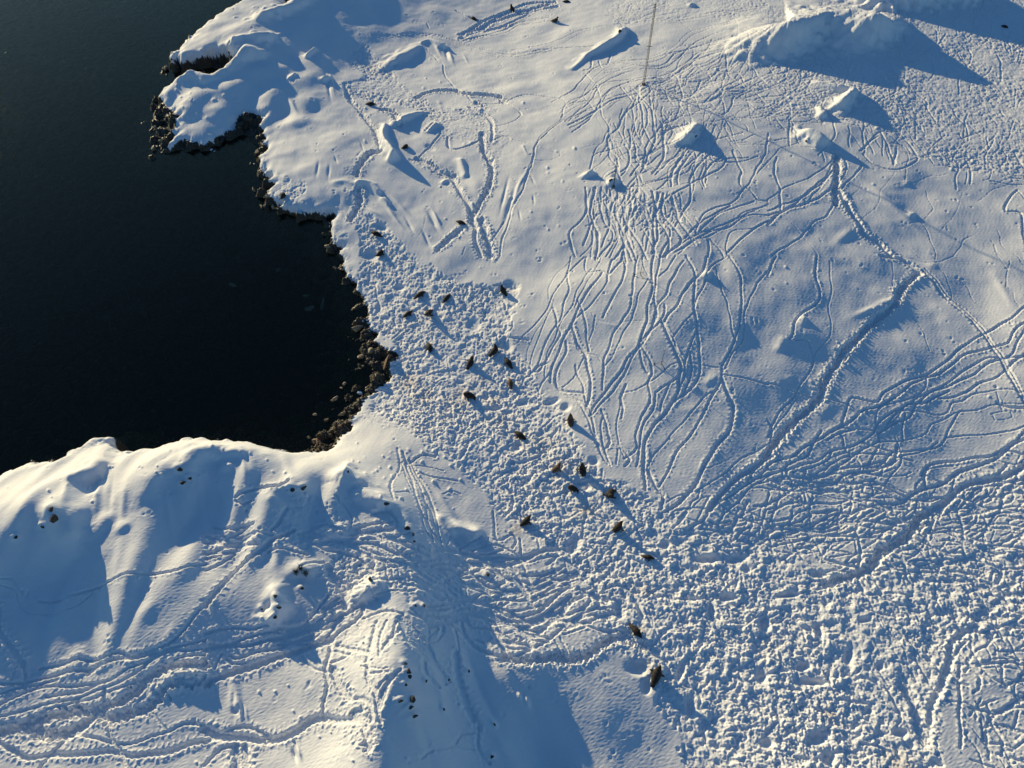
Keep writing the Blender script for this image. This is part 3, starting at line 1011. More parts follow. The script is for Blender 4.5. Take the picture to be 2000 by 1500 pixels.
for ox, oy, s, txt in TRAIL_SETS:
    for ln in txt.strip().splitlines():
        q = ln.split()
        trail_px(q[0], carry_on([(ox + float(a.split(',')[0]) / s, oy + float(a.split(',')[1]) / s) for a in q[1:]]))
for k, ox, oy, s, txt, sp, n in BUNDLES:
    bundle_px(k, [(ox + float(a.split(',')[0]) / s, oy + float(a.split(',')[1]) / s) for a in txt.split()], sp, n)
WANDER = [
 ('m', [(1190, 160), (1300, 165), (1330, 300), (1250, 340), (1180, 330), (1185, 240)], 60, 90, 78, 25, .85),
 ('t', [(1000, 100), (1150, 180), (1050, 240), (900, 150)], 6, 120, 10, 30, 1.),
 ('t', [(1650, 350), (1980, 380), (1980, 640), (1700, 520)], 14, 160, 60, 50, .9),
 ('m', [(1500, 890), (1640, 900), (1780, 975), (1950, 930), (2060, 900), (2060, 1060), (1700, 1130), (1560, 1110), (1320, 1010), (1420, 985)], 190, 150, -14, 24, .95),
 ('m', [(1215, 165), (1300, 140), (1500, 85), (1600, 110), (1620, 240), (1480, 245), (1400, 225), (1300, 235)], 280, 120, -8, 22, .85),
 ('m', [(1300, 240), (1420, 230), (1440, 290), (1350, 330)], 50, 80, 70, 45, .85),
 ('m', [(1160, 350), (1230, 350), (1350, 380), (1340, 430), (1160, 420)], 80, 70, 80, 35, .85),
 ('m', [(1880, 1120), (2060, 1060), (2060, 1540), (1900, 1540), (1870, 1300)], 110, 110, 30, 60, 1.),
 ('m', [(1700, 1010), (2060, 990), (2060, 1150), (1720, 1130)], 60, 130, -10, 25, 1.),
 ('m', [(1520, 200), (1700, 210), (1860, 290), (1980, 310), (2060, 360), (1900, 330), (1780, 300), (1640, 250)], 60, 90, 20, 50, .8),
 ('w', [(620, 1030), (760, 1040), (900, 1100), (960, 1200), (880, 1220), (760, 1180), (680, 1150)], 50, 110, 5, 25, .9),
 ('w', [(1030, 1080), (1180, 1080), (1200, 1230), (1080, 1240)], 26, 90, -20, 14, 1.),
 ('w', [(830, 1190), (900, 1200), (1060, 1240), (1000, 1260), (850, 1250)], 16, 80, 20, 30, .9),
 ('m', [(1280, 990), (1400, 1020), (1520, 1070), (1420, 1090), (1320, 1040)], 40, 80, -15, 30, 1.),
 ('m', [(720, 540), (1000, 600), (1100, 850), (1250, 1000), (1500, 1100), (1650, 1200), (1700, 1500), (1400, 1500), (1200, 1200), (900, 900)], 260, 70, 20, 70, 1.1),
 ('m', [(1500, 60), (1720, 0), (2060, 20), (2060, 360), (1700, 230), (1520, 190)], 200, 60, 15, 60, .9),
 ('m', [(1190, 0), (1260, 10), (1260, 45), (1200, 50)], 16, 60, -10, 30, .8),
]
for wa in WANDER:
    wander_px(*wa)

# --- areas trodden all over (polygon, lump height, large lumps, ground pressed down)
TRAMP = [
 ([(700, 430), (740, 450), (790, 490), (860, 530), (900, 552), (950, 560), (1010, 552), (1012, 590), (985, 650), (1012, 690), (1040, 745), (1090, 790), (1112, 840),
   (1150, 900), (1210, 950), (1260, 970), (1320, 1000), (1360, 1030), (1400, 1080), (1450, 1120), (1600, 1140), (1640, 1180), (1660, 1260), (1680, 1340), (1740, 1420), (1760, 1560), (1370, 1560), (1340, 1440), (1290, 1385),
   (1262, 1330), (1240, 1290), (1215, 1262), (1190, 1235), (1150, 1150), (1110, 1090), (1040, 1050), (985, 1010), (950, 965), (900, 910), (850, 880), (795, 832), (740, 812), (720, 800), (735, 765),
   (765, 728), (778, 690), (770, 662), (740, 645), (724, 628), (726, 606), (705, 570), (700, 545), (712, 520), (700, 480)], .90, .65, .16),
 ([(1340, 1010), (1500, 1060), (1600, 1130), (1760, 1120), (1900, 1080), (2080, 1060), (2080, 1260), (1900, 1260), (1830, 1420), (1880, 1560), (1500, 1560), (1300, 1200)], .72, 1.0, .11),
 ([(1470, 60), (1510, 10), (1620, 0), (1700, -50), (2100, -60), (2100, 380), (1960, 345), (1850, 325), (1780, 285), (1700, 245), (1600, 235), (1540, 205), (1490, 130)], .58, .35, .05),
 ([(668, 118), (712, 82), (734, 116), (768, 146), (788, 170), (830, 195), (850, 212), (900, 214), (955, 230), (964, 255), (945, 250), (910, 235), (870, 240), (845, 235),
   (800, 208), (770, 200), (745, 214), (712, 194), (690, 186), (674, 160), (720, 153), (703, 137)], .8, .4, .12),
 ([(850, 240), (960, 235), (1000, 270), (985, 300), (955, 330), (935, 290), (900, 270), (870, 290)], .35, .3, .04),
 ([(690, 420), (720, 415), (760, 450), (800, 495), (740, 520), (700, 500), (712, 470)], .7, .7, .10),
 ([(540, 366), (560, 350), (600, 360), (590, 382), (560, 400), (530, 392), (528, 374)], .7, .5, .08),
 ([(640, 1080), (740, 1085), (750, 1150), (700, 1170), (655, 1140)], .8, .6, .1),
 ([(760, 1090), (860, 1110), (900, 1160), (800, 1170)], .7, .6, .1),
 ([(690, 800), (730, 790), (770, 815), (800, 850), (740, 830), (700, 825)], .35, .3, .0),
 ([(560, 960), (600, 960), (700, 1040), (660, 1060), (560, 1020)], .5, .4, .05),
 ([(1180, 8), (1300, -5), (1500, -10), (1500, 30), (1300, 40), (1200, 50)], .4, .3, .02),
 ([(640, 1190), (760, 1210), (760, 1300), (720, 1400), (680, 1480), (650, 1500), (640, 1400), (700, 1300), (640, 1260)], .3, .3, .02),
]


def poly_mask(poly_px):
    p = catmull(np.array(poly_px + [poly_px[0]], float), 40)
    x, y = W(p[:, 0], p[:, 1])
    X = MX[::2, ::2]; Y = MY[::2, ::2]
    ins = np.zeros(X.shape, bool)
    n = len(x)
    for i in range(n - 1):
        x1, y1, x2, y2 = x[i], y[i], x[i + 1], y[i + 1]
        if y1 == y2:
            continue
        ins ^= ((y1 > Y) != (y2 > Y)) & (X < (x2 - x1) * (Y - y1) / (y2 - y1) + x1)
    f = ins.astype(np.float32)
    for _ in range(2):
        f = (f + np.roll(f, 1, 0) + np.roll(f, -1, 0)) / 3
        f = (f + np.roll(f, 1, 1) + np.roll(f, -1, 1)) / 3
    return interp_grid(f, (MX - GX0) / (GD * 2), (MY - GY0) / (GD * 2))


N_fl = band(3.6, .5, aniso=(1, 4.5), ang=math.radians(-6), seed=21)
N_fl2 = band(4.0, .5, aniso=(1, 5), ang=math.radians(28), seed=22)
fl1 = poly_mask(hillp); fl2 = poly_mask(hillp2); fl3 = poly_mask(hillp3)
flute = fl1 * (.13 * tile(N_fl, MX, MY)) + fl2 * .16 * tile(N_fl2, MX, MY) + fl3 * .10 * tile(N_x, MX, MY)
Mfull = Mfull + flute * np.clip(SD_S / 2.0, 0, 1) * wI
A_s = np.zeros_like(M); A_l = np.zeros_like(M); A_d = np.zeros_like(M)
for poly, a, b, c in TRAMP:
    poly = [(2300 if u >= 2050 else u, 1800 if v >= 1540 else (-160 if v <= -40 else v)) for u, v in poly]
    f = poly_mask(poly)
    f = smooth01((f + .22 * n_m * .6 + .25 * n_l * .6 - .38) / .3)
    np.maximum(A_s, f * a, out=A_s); np.maximum(A_l, f * b, out=A_l); np.maximum(A_d, f * c, out=A_d)

OUT = [
 (105, 1016, 22, 15, 80, 'big brown rock bare on the left hill, with a snow cap above'), (101, 996, 14, 10, -30, 'block of rock just above the big brown rock on the left hill'), (83, 1030, 8, 5, 0, 'small dark rock left of the big brown rock'),
 (32, 1050, 10, 7, -30, 'small dark rock at the left edge of the hill'), (351, 918, 12, 9, 40, 'dark rock on the rim above the blue hollow'), (357, 943, 9, 12, 90, 'brown rock dropping below the rim of the blue hollow'),
 (372, 935, 9, 6, 10, 'small rock right of the ones under the rim'), (593, 954, 13, 8, -20, 'dark round rock on the shaded knoll of the hill'), (572, 958, 10, 8, 40, 'rock beside the trodden knoll'),
 (755, 985, 14, 9, 10, 'dark rock where the hill meets the valley, end of the crest'), (796, 1033, 12, 9, 20, 'rock on the crest with a second one below it'), (808, 1044, 9, 6, 60, 'lower rock of the pair on the crest'), (809, 1058, 7, 4, 20, 'smallest rock under the pair on the crest'),
 (680, 922, 7, 5, 0, 'tiny dark rock near the bright shore ridge'), (723, 1132, 9, 9, 60, 'rock in the trodden hollow of the hill'), (538, 1165, 9, 10, 80, 'rock at the top of the snow capped cluster'), (545, 1188, 7, 13, 90, 'dark rock on the side of the snow capped cluster'), (538, 1206, 14, 9, -10, 'reddish rock at the foot of the snow capped cluster'), (512, 1190, 6, 5, 0, 'small rock left of the snow capped cluster'),
 (812, 1183, 6, 6, 0, 'small rock below the crossing tracks, left one'), (829, 1184, 7, 7, 0, 'small rock below the crossing tracks, right one'), (792, 1296, 9, 8, 30, 'rock on the steep crest over the shaded face'), (799, 1312, 14, 12, 20, 'dark rock on the shaded face under the crest'), (800, 1322, 10, 10, 70, 'rock wedged under the dark one on the shaded face'), (793, 1338, 8, 7, 0, 'small rock farther down the shaded face'),
 (806, 1368, 20, 15, 10, 'large rock with a bright snow cap on the shaded face'), (803, 1382, 12, 6, -20, 'thin rock under the large snow capped one'), (782, 1370, 7, 13, 70, 'narrow rock left of the large snow capped one'), (811, 1400, 5, 16, 70, 'curved dark rock edge low on the shaded face'),
 (916, 1311, 9, 4, 60, 'thin rock peeking from the small ridge in shade'), (867, 1385, 9, 4, 80, 'hooked dark rock edge in the blue shade'), (966, 1415, 10, 5, 50, 'dark rock on the lower small ridge'), (961, 1478, 8, 7, 0, 'rock with a snow cap near the lower edge'), (953, 1122, 8, 8, 0, 'lone snow topped rock on the shaded slope'), (833, 1330, 8, 4, 110, 'small dark rock edge in the track covered hollow'),
 (1210, 62, 7, 8, -50, 'dark rock on the crest beside the tall mast'), (1359, 267, 5, 5, 0, 'rock tip on the knoll in the crossing tracks'), (1575, 276, 5, 4, 0, 'dark stone at the foot of the snow dome'), (1193, 352, 9, 5, -40, 'rock next to the foot of the whip mast'),
 (877, 1328, 5, 5, 0, 'little rock in the shade under the walked ridge'), (590, 1150, 5, 8, 80, 'little dark rock on the shaded mound'),
]
# beds melted and pressed by the animals: smooth hollows (u, v, radius u, radius v in pixels, depth)
BEDS = [(840, 288, 10, 6, .2), (745, 443, 14, 6, .35), (724, 497, 16, 12, .35), (1000, 556, 14, 8, .3), (925, 632, 14, 14, .3), (990, 672, 10, 14, .3), (1105, 795, 10, 8, .3), (1010, 870, 10, 9, .3),
        (1020, 785, 12, 6, .25), (1078, 783, 16, 6, .3), (950, 775, 6, 5, .2), (970, 796, 14, 4, .2), (1300, 1062, 10, 9, .3), (1120, 1062, 14, 18, .4), (1380, 1090, 26, 9, .4), (1245, 1303, 22, 16, .35), (1440, 1090, 22, 10, .35), (1263, 1340, 10, 16, .3),
        (1495, 1215, 12, 18, .4), (1570, 1300, 16, 10, .4), (1590, 1330, 30, 8, .4), (1600, 1230, 8, 16, .4), (1460, 1110, 10, 8, .3), (1420, 1165, 18, 8, .35), (1390, 1190, 8, 20, .35), (1760, 1430, 16, 9, .4), (1600, 1440, 22, 14, .45), (1620, 1480, 14, 16, .4),
        (1500, 1450, 16, 12, .35), (1540, 1160, 22, 6, .35), (1690, 1210, 12, 6, .3), (1330, 1310, 8, 20, .3), (1350, 1380, 10, 22, .35), (1250, 1190, 5, 20, .3), (1210, 1190, 8, 18, .25), (780, 660, 10, 4, .15), (900, 745, 10, 4, .2), (755, 620, 12, 5, .15),
        (780, 560, 12, 6, .25), (740, 600, 6, 10, .2), (1160, 900, 10, 8, .3), (1140, 945, 20, 10, .3), (1600, 1120, 18, 8, .35), (1660, 1280, 10, 20, .35), (1720, 1300, 8, 10, .3), (1490, 1320, 10, 16, .35)]
# wind scours and dunes: (u, v, half length px, half width px, screen angle, height)
DUNES = [(1005, 385, 34, 4, -72, .30), (997, 400, 36, 5, -72, -.45), (985, 380, 30, 3, -76, -.3), (1020, 350, 22, 3, -60, .2), (572, 205, 14, 4, 60, .5), (640, 165, 22, 3, 78, -.5), (648, 160, 20, 3, 78, .3),
         (620, 330, 14, 3, -80, -.25), (642, 335, 12, 3, -85, -.25), (656, 312, 8, 2, 70, -.2), (707, 285, 10, 2, 70, -.2), (700, 300, 8, 2, -50, -.15), (880, 110, 14, 3, 70, .4), (872, 108, 12, 3, 75, -.4), (855, 98, 14, 3, 60, .3), (910, 115, 10, 2, 60, .2),
         (845, 430, 18, 4, 62, -.5), (852, 425, 16, 3, 62, .4), (770, 425, 24, 3, 50, .35), (755, 400, 22, 3, 52, .4), (785, 405, 24, 4, 45, .3), (740, 385, 20, 3, 50, .3), (800, 440, 16, 3, 60, -.3), (832, 465, 14, 3, 65, -.35), (730, 415, 20, 3, 30, .25),
         (1015, 420, 10, 2, 80, -.2), (1040, 350, 9, 2, 65, -.2), (1042, 390, 8, 2, 85, -.25), (1025, 295, 8, 2, 60, .2), (930, 370, 30, 14, 80, .35), (915, 300, 26, 12, 20, .5), (590, 330, 34, 10, -20, .35), (560, 300, 30, 8, -15, .3),
         (455, 1370, 24, 4, 85, -.4), (470, 1390, 18, 3, 85, .35), (482, 1395, 14, 3, 80, .2), (403, 1180, 10, 3, 80, -.4), (412, 1190, 10, 2, 80, .3), (250, 1385, 6, 3, 80, -.4), (330, 1360, 12, 3, 60, -.5), (575, 1475, 14, 4, 75, -.5), (585, 1470, 14, 3, 75, .4),
         (230, 1090, 60, 12, 100, .5), (205, 1150, 50, 10, 98, .4), (330, 1000, 40, 8, 80, .3), (395, 980, 46, 8, 82, .35), (430, 960, 40, 8, 80, -.3), (190, 960, 40, 7, 95, .5), (215, 960, 36, 6, 95, -.35), (240, 985, 40, 7, 100, .4), (130, 960, 40, 8, 100, .4),
         (290, 1190, 30, 14, -40, .3), (330, 1240, 30, 10, -50, .25), (540, 1060, 50, 10, 90, .5), (70, 960, 40, 10, -40, .5), (30, 985, 30, 8, -45, .4), (340, 880, 60, 6, -15, .4), (560, 905, 30, 10, 70, .4), (475, 900, 34, 6, 80, .4),
         (905, 1040, 60, 7, 52, .5), (890, 1060, 40, 5, 55, -.4), (940, 1045, 55, 7, 50, .45), (870, 985, 40, 6, 55, .4), (845, 1000, 50, 5, 60, -.3), (1000, 1340, 90, 10, 62, .35), (940, 1350, 80, 8, 65, -.35), (1030, 1370, 12, 5, 70, .5), (1015, 1360, 8, 4, 70, .4),
         (860, 1350, 60, 8, 72, .4), (830, 1440, 60, 10, 75, -.3), (990, 1470, 60, 12, 60, .3), (1120, 1310, 60, 8, 45, -.15), (1540, 740, 10, 6, 0, .2), (1700, 605, 30, 6, -20, .45), (1735, 590, 24, 6, -10, .4), (1610, 800, 20, 14, -30, .4),
         (1435, 640, 24, 14, 60, .45), (1410, 520, 30, 16, 80, -.5), (1650, 460, 26, 10, -35, .45), (1600, 440, 50, 26, -30, -.5), (1720, 380, 70, 8, 38, .4), (1600, 540, 40, 24, 60, -.45), (1770, 430, 60, 6, 40, .3), (1850, 350, 40, 10, 35, .3), (1200, 635, 20, 6, 10, .25), (1360, 760, 26, 8, 20, .25),
         (1960, 570, 40, 8, 60, .25), (1820, 520, 12, 8, 0, .3), (1110, 160, 14, 8, 0, .2), (1345, 800, 30, 10, -10, .2)]


def px_frame(u, v, du, dv):
    x0, y0 = W(u, v); x1, y1 = W(u + du, v + dv)
    return float(x0), float(y0), float(x1 - x0), float(y1 - y0)


def add_blob(u, v, lu, lw, ang, h, power=2.0):
    a = math.radians(ang)
    x, y, ax, ay = px_frame(u, v, lu * math.cos(a), lu * math.sin(a))
    _, _, bx, by = px_frame(u, v, -lw * math.sin(a), lw * math.cos(a))
    R = 2.6 * max(math.hypot(ax, ay), math.hypot(bx, by)) + .5
    i0 = max(0, int((x - R - DX0) / DD)); i1 = min(DNX, int((x + R - DX0) / DD))
    j0 = max(0, int((y - R - DY0) / DD)); j1 = min(DNY, int((y + R - DY0) / DD))
    if i1 <= i0 or j1 <= j0:
        return
    X = (DX0 + np.arange(i0, i1) * DD)[None, :] - x
    Y = (DY0 + np.arange(j0, j1) * DD)[:, None] - y
    det = ax * by - ay * bx
    p = (X * by - Y * bx) / det; q = (ax * Y - ay * X) / det
    r2 = p * p + q * q
    B_l[j0:j1, i0:i1] += (h * np.exp(-r2 ** (power / 2) * 1.2)).astype(np.float32)


B_l = np.zeros((DNY, DNX), np.float32)
for (u, v, lu, lw, an, h) in DUNES:
    add_blob(u, v, lu, lw, an, h * (.6 if lw < 6 else .42))
for (u, v, lu, lw, dp) in BEDS:
    add_blob(u, v, lu, lw, rng.uniform(-20, 20), -dp, 4.0)
for (u, v, lu, lv, an, lab) in OUT:
    add_blob(u - 2, v - 2, max(lu, 6) * 1.1, max(lv, 6) * 1.0, an, .16 + .008 * lu)
# small lumps of snow-covered stones sprinkled on the slopes
for _ in range(260):
    zone = [(330, 80, 470, 240), (0, 860, 720, 980), (700, 860, 900, 1000), (850, 200, 1100, 480), (700, 60, 900, 330), (380, 1100, 800, 1500), (1000, 100, 2000, 900)][rng.choice(7, p=[.2, .25, .1, .12, .08, .15, .1])]
    u, v = rng.uniform(zone[0], zone[2]), rng.uniform(zone[1], zone[3])
    r = rng.uniform(1.5, 3.5)
    add_blob(u, v, r * rng.uniform(.8, 1.6), r, rng.uniform(0, 180), rng.uniform(.05, .2))

xs = (DX0 + np.arange(DNX) * DD).astype(np.float32); ys = (DY0 + np.arange(DNY) * DD).astype(np.float32)
ixs = ((xs / DD).astype(int)) % TN; iys = ((ys / DD).astype(int)) % TN


def tiled(N):
    return N[iys][:, ixs]


def up(F):
    fx = np.broadcast_to(((xs - GX0) / GD)[None, :], (DNY, DNX)); fy = np.broadcast_to(((ys - GY0) / GD)[:, None], (DNY, DNX))
    return interp_grid(F.astype(np.float32), fx, fy).astype(np.float32)


ns, nm, nl = tiled(N_s), tiled(N_m), tiled(N_l)
as_, al_, ad_ = up(A_s), up(A_l), up(A_d)
bedm = np.clip(-B_l / .2, 0, 1)
inside_tr = np.clip(T_tr / 0.12, 0, 1)
inside_tr = inside_tr * inside_tr * (3 - 2 * inside_tr)
nb = tiled(N_b)
pat = np.clip(1 + .28 * tiled(N_p), .5, 1.6)
lump = (.042 * nb + .012 * ns - .008 * nb * nb) * pat
lump += al_ * (.060 * tiled(N_b2) + .025 * nl)
del nb, pat
D = -T_tr * (1 - .35 * as_) + T_rm * (1 - inside_tr) * (.8 + .35 * nm) * (1 - .5 * as_)
D += as_ * lump * (1 - .75 * bedm) * (1 - .35 * inside_tr) * 1.25 - ad_
near_tr = np.clip((T_rm + T_tr) / .1, 0, 1)
D += near_tr * (1 - as_) * .018 * ns
D += B_l
D += (.006 * tiled(N_a) + .035 * tiled(N_x) * 2.0 + .012 * nl) * (1 - as_)
del ns, nm, nl, as_, al_, ad_, bedm, inside_tr, lump, near_tr

# ------------------------------------------------------------------ the ground sheet (finer near the camera)
vr = np.arange(-180, 1750, 1.25)
uc = np.arange(-180, 2200, 1.3)
_, yr = at_h(np.full(len(vr), 1000.0), vr, 4.0)
a_lin = (uc - 1000) / FPX
depth_r = (CAM_H - 4.0) / (ct - (750 - vr) / FPX * st)
VX = a_lin[None, :] * depth_r[:, None]
VY = np.repeat(yr[:, None], len(uc), 1)
NR, NC = VX.shape
fx = (VX - GX0) / GD; fy = (VY - GY0) / GD
VZ = cubic_grid(Mfull, np.clip(fx, 1, NX - 3), np.clip(fy, 1, NY - 3))
rockv = interp_grid(ROCKM, fx, fy)
dv = interp_grid(D, (VX - DX0) / DD, (VY - DY0) / DD)
inb = (VX > DX0) & (VX < DX1 - .2) & (VY > DY0) & (VY < DY1 - .2)
VZ = VZ + dv * inb * np.clip(1 - rockv * 1.6, 0, 1)
tre = interp_grid(T_tr, (VX - DX0) / DD, (VY - DY0) / DD) * inb


def stain_at(pts):
    s = np.zeros(VX.shape)
    for (u, v, r, k) in pts:
        x, y = W(u, v)
        s = np.maximum(s, k * np.exp(-((VX - x) ** 2 + (VY - y) ** 2) / (r * r)))
    return s


STAINS = [(800, 745, 1.6, .9), (830, 770, 1.4, .7), (905, 765, 1.2, .7), (890, 785, 1.5, .5), (960, 783, .8, .7), (1145, 993, .9, 1.), (1158, 1000, .6, .6), (1130, 1000, .8, .5), (1268, 1155, .5, .8), (1250, 1232, .5, 1.), (1020, 860, 1.2, .6),
          (1060, 868, 1.4, .5), (1100, 905, 1.2, .4), (1008, 1035, .7, .9), (1010, 565, .6, .3), (1255, 1150, .8, .4), (980, 820, 1.2, .4), (940, 745, 1.4, .3), (1270, 1300, .6, .4), (1500, 1265, 1.0, .3), (1620, 1395, .6, .9), (1760, 1497, 1.2, .8)]
stain = stain_at(STAINS)

me = bpy.data.meshes.new('snow_ground')
me.vertices.add(NR * NC)
co = np.stack([VX, VY, VZ], -1).reshape(-1, 3).astype(np.float32)
me.vertices.foreach_set('co', co.ravel())
idx = np.arange(NR * NC).reshape(NR, NC)
# rows run away-to-near, so this order makes the faces look up
quads = np.stack([idx[:-1, :-1], idx[1:, :-1], idx[1:, 1:], idx[:-1, 1:]], -1).reshape(-1, 4)
nf = len(quads)
me.loops.add(nf * 4); me.polygons.add(nf)
me.loops.foreach_set('vertex_index', quads.ravel().astype(np.int32))
me.polygons.foreach_set('loop_start', (np.arange(nf) * 4).astype(np.int32))
me.update(calc_edges=True)
me.shade_smooth()
for nme, arr in (('rock', rockv), ('stain', stain)):
    at = me.attributes.new(nme, 'FLOAT', 'POINT')
    at.data.foreach_set('value', arr.reshape(-1).astype(np.float32))


# ------------------------------------------------------------------ materials
def new_mat(name):
    m = bpy.data.materials.new(name)
    m.use_nodes = True
    nt = m.node_tree
    b = nt.nodes['Principled BSDF']
    return m, nt, b


def add(nt, typ, **kw):
    n = nt.nodes.new(typ)
    for k, v in kw.items():
        setattr(n, k, v)
    return n


def mixc(nt, fac, a, b):
    n = add(nt, 'ShaderNodeMix', data_type='RGBA')
    if isinstance(fac, (int, float)):
        n.inputs[0].default_value = fac
    else:
        nt.links.new(fac, n.inputs[0])
    for i, c in ((6, a), (7, b)):
        if isinstance(c, tuple):
            n.inputs[i].default_value = (*c, 1)
        else:
            nt.links.new(c, n.inputs[i])
    return n.outputs[2]


def ramp(nt, fac, p0, p1):
    n = add(nt, 'ShaderNodeMapRange')
    n.inputs[1].default_value = p0; n.inputs[2].default_value = p1
    nt.links.new(fac, n.inputs[0])
    return n.outputs[0]


def noise(nt, scale, detail=4, rough=.5, vec=None):
    n = add(nt, 'ShaderNodeTexNoise')
    n.inputs['Scale'].default_value = scale
    n.inputs['Detail'].default_value = detail
    n.inputs['Roughness'].default_value = rough
    if vec is not None:
        nt.links.new(vec, n.inputs['Vector'])
    return n.outputs[0]


m_ground, nt, b = new_mat('snow_and_shore_rock')
geo = add(nt, 'ShaderNodeNewGeometry')
a1 = add(nt, 'ShaderNodeAttribute', attribute_name='rock')
a2 = add(nt, 'ShaderNodeAttribute', attribute_name='stain')
pos = geo.outputs['Position']
nA = noise(nt, 6.0, 6, .65, pos)
nB = noise(nt, 0.5, 3, .5, pos)
nC = noise(nt, 22.0, 4, .6, pos)
snowc = mixc(nt, ramp(nt, nB, .3, .7), (.86, .87, .89), (.90, .90, .90))
sfac = add(nt, 'ShaderNodeMath', operation='MULTIPLY')
nt.links.new(a2.outputs['Fac'], sfac.inputs[0]); nt.links.new(ramp(nt, nA, .42, .62), sfac.inputs[1])
sf2 = add(nt, 'ShaderNodeMath', operation='MULTIPLY'); nt.links.new(sfac.outputs[0], sf2.inputs[0]); sf2.inputs[1].default_value = .85
snowc = mixc(nt, sf2.outputs[0], snowc, (.62, .42, .26))
rk1 = mixc(nt, ramp(nt, nA, .35, .65), (.020, .017, .013), (.075, .062, .045))
rk2 = mixc(nt, ramp(nt, nC, .5, .75), rk1, (.15, .125, .085))
# wet below the tide line; darkening with depth painted for light absorbed by water
sep = add(nt, 'ShaderNodeSeparateXYZ'); nt.links.new(pos, sep.inputs[0])
wet = ramp(nt, sep.outputs[2], .25, -.15)
deep = ramp(nt, sep.outputs[2], -.6, -1.9)
rk3 = mixc(nt, wet, rk2, mixc(nt, deep, mixc(nt, ramp(nt, nA, .4, .65), (.03, .028, .018), (.22, .18, .11)), (.012, .014, .012)))
rf = add(nt, 'ShaderNodeMath', operation='ADD')
nt.links.new(a1.outputs['Fac'], rf.inputs[0])
nof = add(nt, 'ShaderNodeMath', operation='MULTIPLY_ADD'); nt.links.new(nA, nof.inputs[0]); nof.inputs[1].default_value = .5; nof.inputs[2].default_value = -.25
nt.links.new(nof.outputs[0], rf.inputs[1])
rmask = ramp(nt, rf.outputs[0], .40, .55)
nt.links.new(mixc(nt, rmask, snowc, rk3), b.inputs['Base Color'])
rg = add(nt, 'ShaderNodeMapRange'); nt.links.new(rmask, rg.inputs[0]); rg.inputs[3].default_value = .75; rg.inputs[4].default_value = .55
nt.links.new(rg.outputs[0], b.inputs['Roughness'])
b.inputs['Specular IOR Level'].default_value = .25
bp = add(nt, 'ShaderNodeBump'); bp.inputs['Strength'].default_value = .35; bp.inputs['Distance'].default_value = .05
hn = noise(nt, 9.0, 5, .6, pos)
nt.links.new(hn, bp.inputs['Height'])
nt.links.new(bp.outputs[0], b.inputs['Normal'])

me.materials.append(m_ground)
ground = bpy.data.objects.new('snow_ground', me)
COL.objects.link(ground)
ground['kind'] = 'structure'


def mesh_obj(name, verts, faces, mat, parent=None, smooth=True, mats=None, fmat=None):
    m = bpy.data.meshes.new(name)
    m.from_pydata([tuple(map(float, p)) for p in verts], [], faces)
    m.materials.append(mat)
    for x in (mats or []):
        m.materials.append(x)
    if fmat is not None:
        m.polygons.foreach_set('material_index', fmat)
    if smooth:
        m.shade_smooth()
    m.update()
    o = bpy.data.objects.new(name, m)
    COL.objects.link(o)
    if parent:
        o.parent = parent
    return o


# far surroundings: sea bed and sea
m_bed, nt, b = new_mat('sea_bed')
b.inputs['Base Color'].default_value = (.010, .012, .011, 1)
b.inputs['Roughness'].default_value = .9
o = mesh_obj('sea_bed', [(-900, -500, -9), (900, -500, -9), (900, 1500, -9), (-900, 1500, -9)], [(0, 1, 2, 3)], m_bed, smooth=False)
o['kind'] = 'structure'

m_w, nt, b = new_mat('sea_water')
nt.nodes.remove(b)
out = nt.nodes['Material Output']
tr = add(nt, 'ShaderNodeBsdfTransparent'); tr.inputs[0].default_value = (.80, .85, .78, 1)
df = add(nt, 'ShaderNodeBsdfDiffuse'); df.inputs[0].default_value = (.008, .010, .010, 1)
gl = add(nt, 'ShaderNodeBsdfGlossy'); gl.inputs[0].default_value = (1, .77, .50, 1); gl.inputs['Roughness'].default_value = .02
fr = add(nt, 'ShaderNodeFresnel'); fr.inputs[0].default_value = 1.34
geo = add(nt, 'ShaderNodeNewGeometry')
mp = add(nt, 'ShaderNodeMapping'); mp.inputs['Scale'].default_value = (1.6, .8, 1); mp.inputs['Rotation'].default_value = (0, 0, math.radians(35))
nt.links.new(geo.outputs['Position'], mp.inputs[0])
n1 = noise(nt, 2.2, 5, .62, mp.outputs[0])
n2 = noise(nt, .35, 3, .5, mp.outputs[0])
ad = add(nt, 'ShaderNodeMath', operation='MULTIPLY_ADD'); nt.links.new(n2, ad.inputs[0]); ad.inputs[1].default_value = 1.0; nt.links.new(n1, ad.inputs[2])
bp = add(nt, 'ShaderNodeBump'); bp.inputs['Strength'].default_value = .5; bp.inputs['Distance'].default_value = .06
nt.links.new(ad.outputs[0], bp.inputs['Height'])
for n in (gl, fr):
    nt.links.new(bp.outputs[0], n.inputs['Normal'])
mx0 = add(nt, 'ShaderNodeMixShader'); mx0.inputs[0].default_value = .12
nt.links.new(tr.outputs[0], mx0.inputs[1]); nt.links.new(df.outputs[0], mx0.inputs[2])
mx = add(nt, 'ShaderNodeMixShader')
nt.links.new(fr.outputs[0], mx.inputs[0]); nt.links.new(mx0.outputs[0], mx.inputs[1]); nt.links.new(gl.outputs[0], mx.inputs[2])
nt.links.new(mx.outputs[0], out.inputs[0])
o = mesh_obj('sea', [(-900, -500, 0), (900, -500, 0), (900, 1500, 0), (-900, 1500, 0)], [(0, 1, 2, 3)], m_w, smooth=False)
o['kind'] = 'structure'


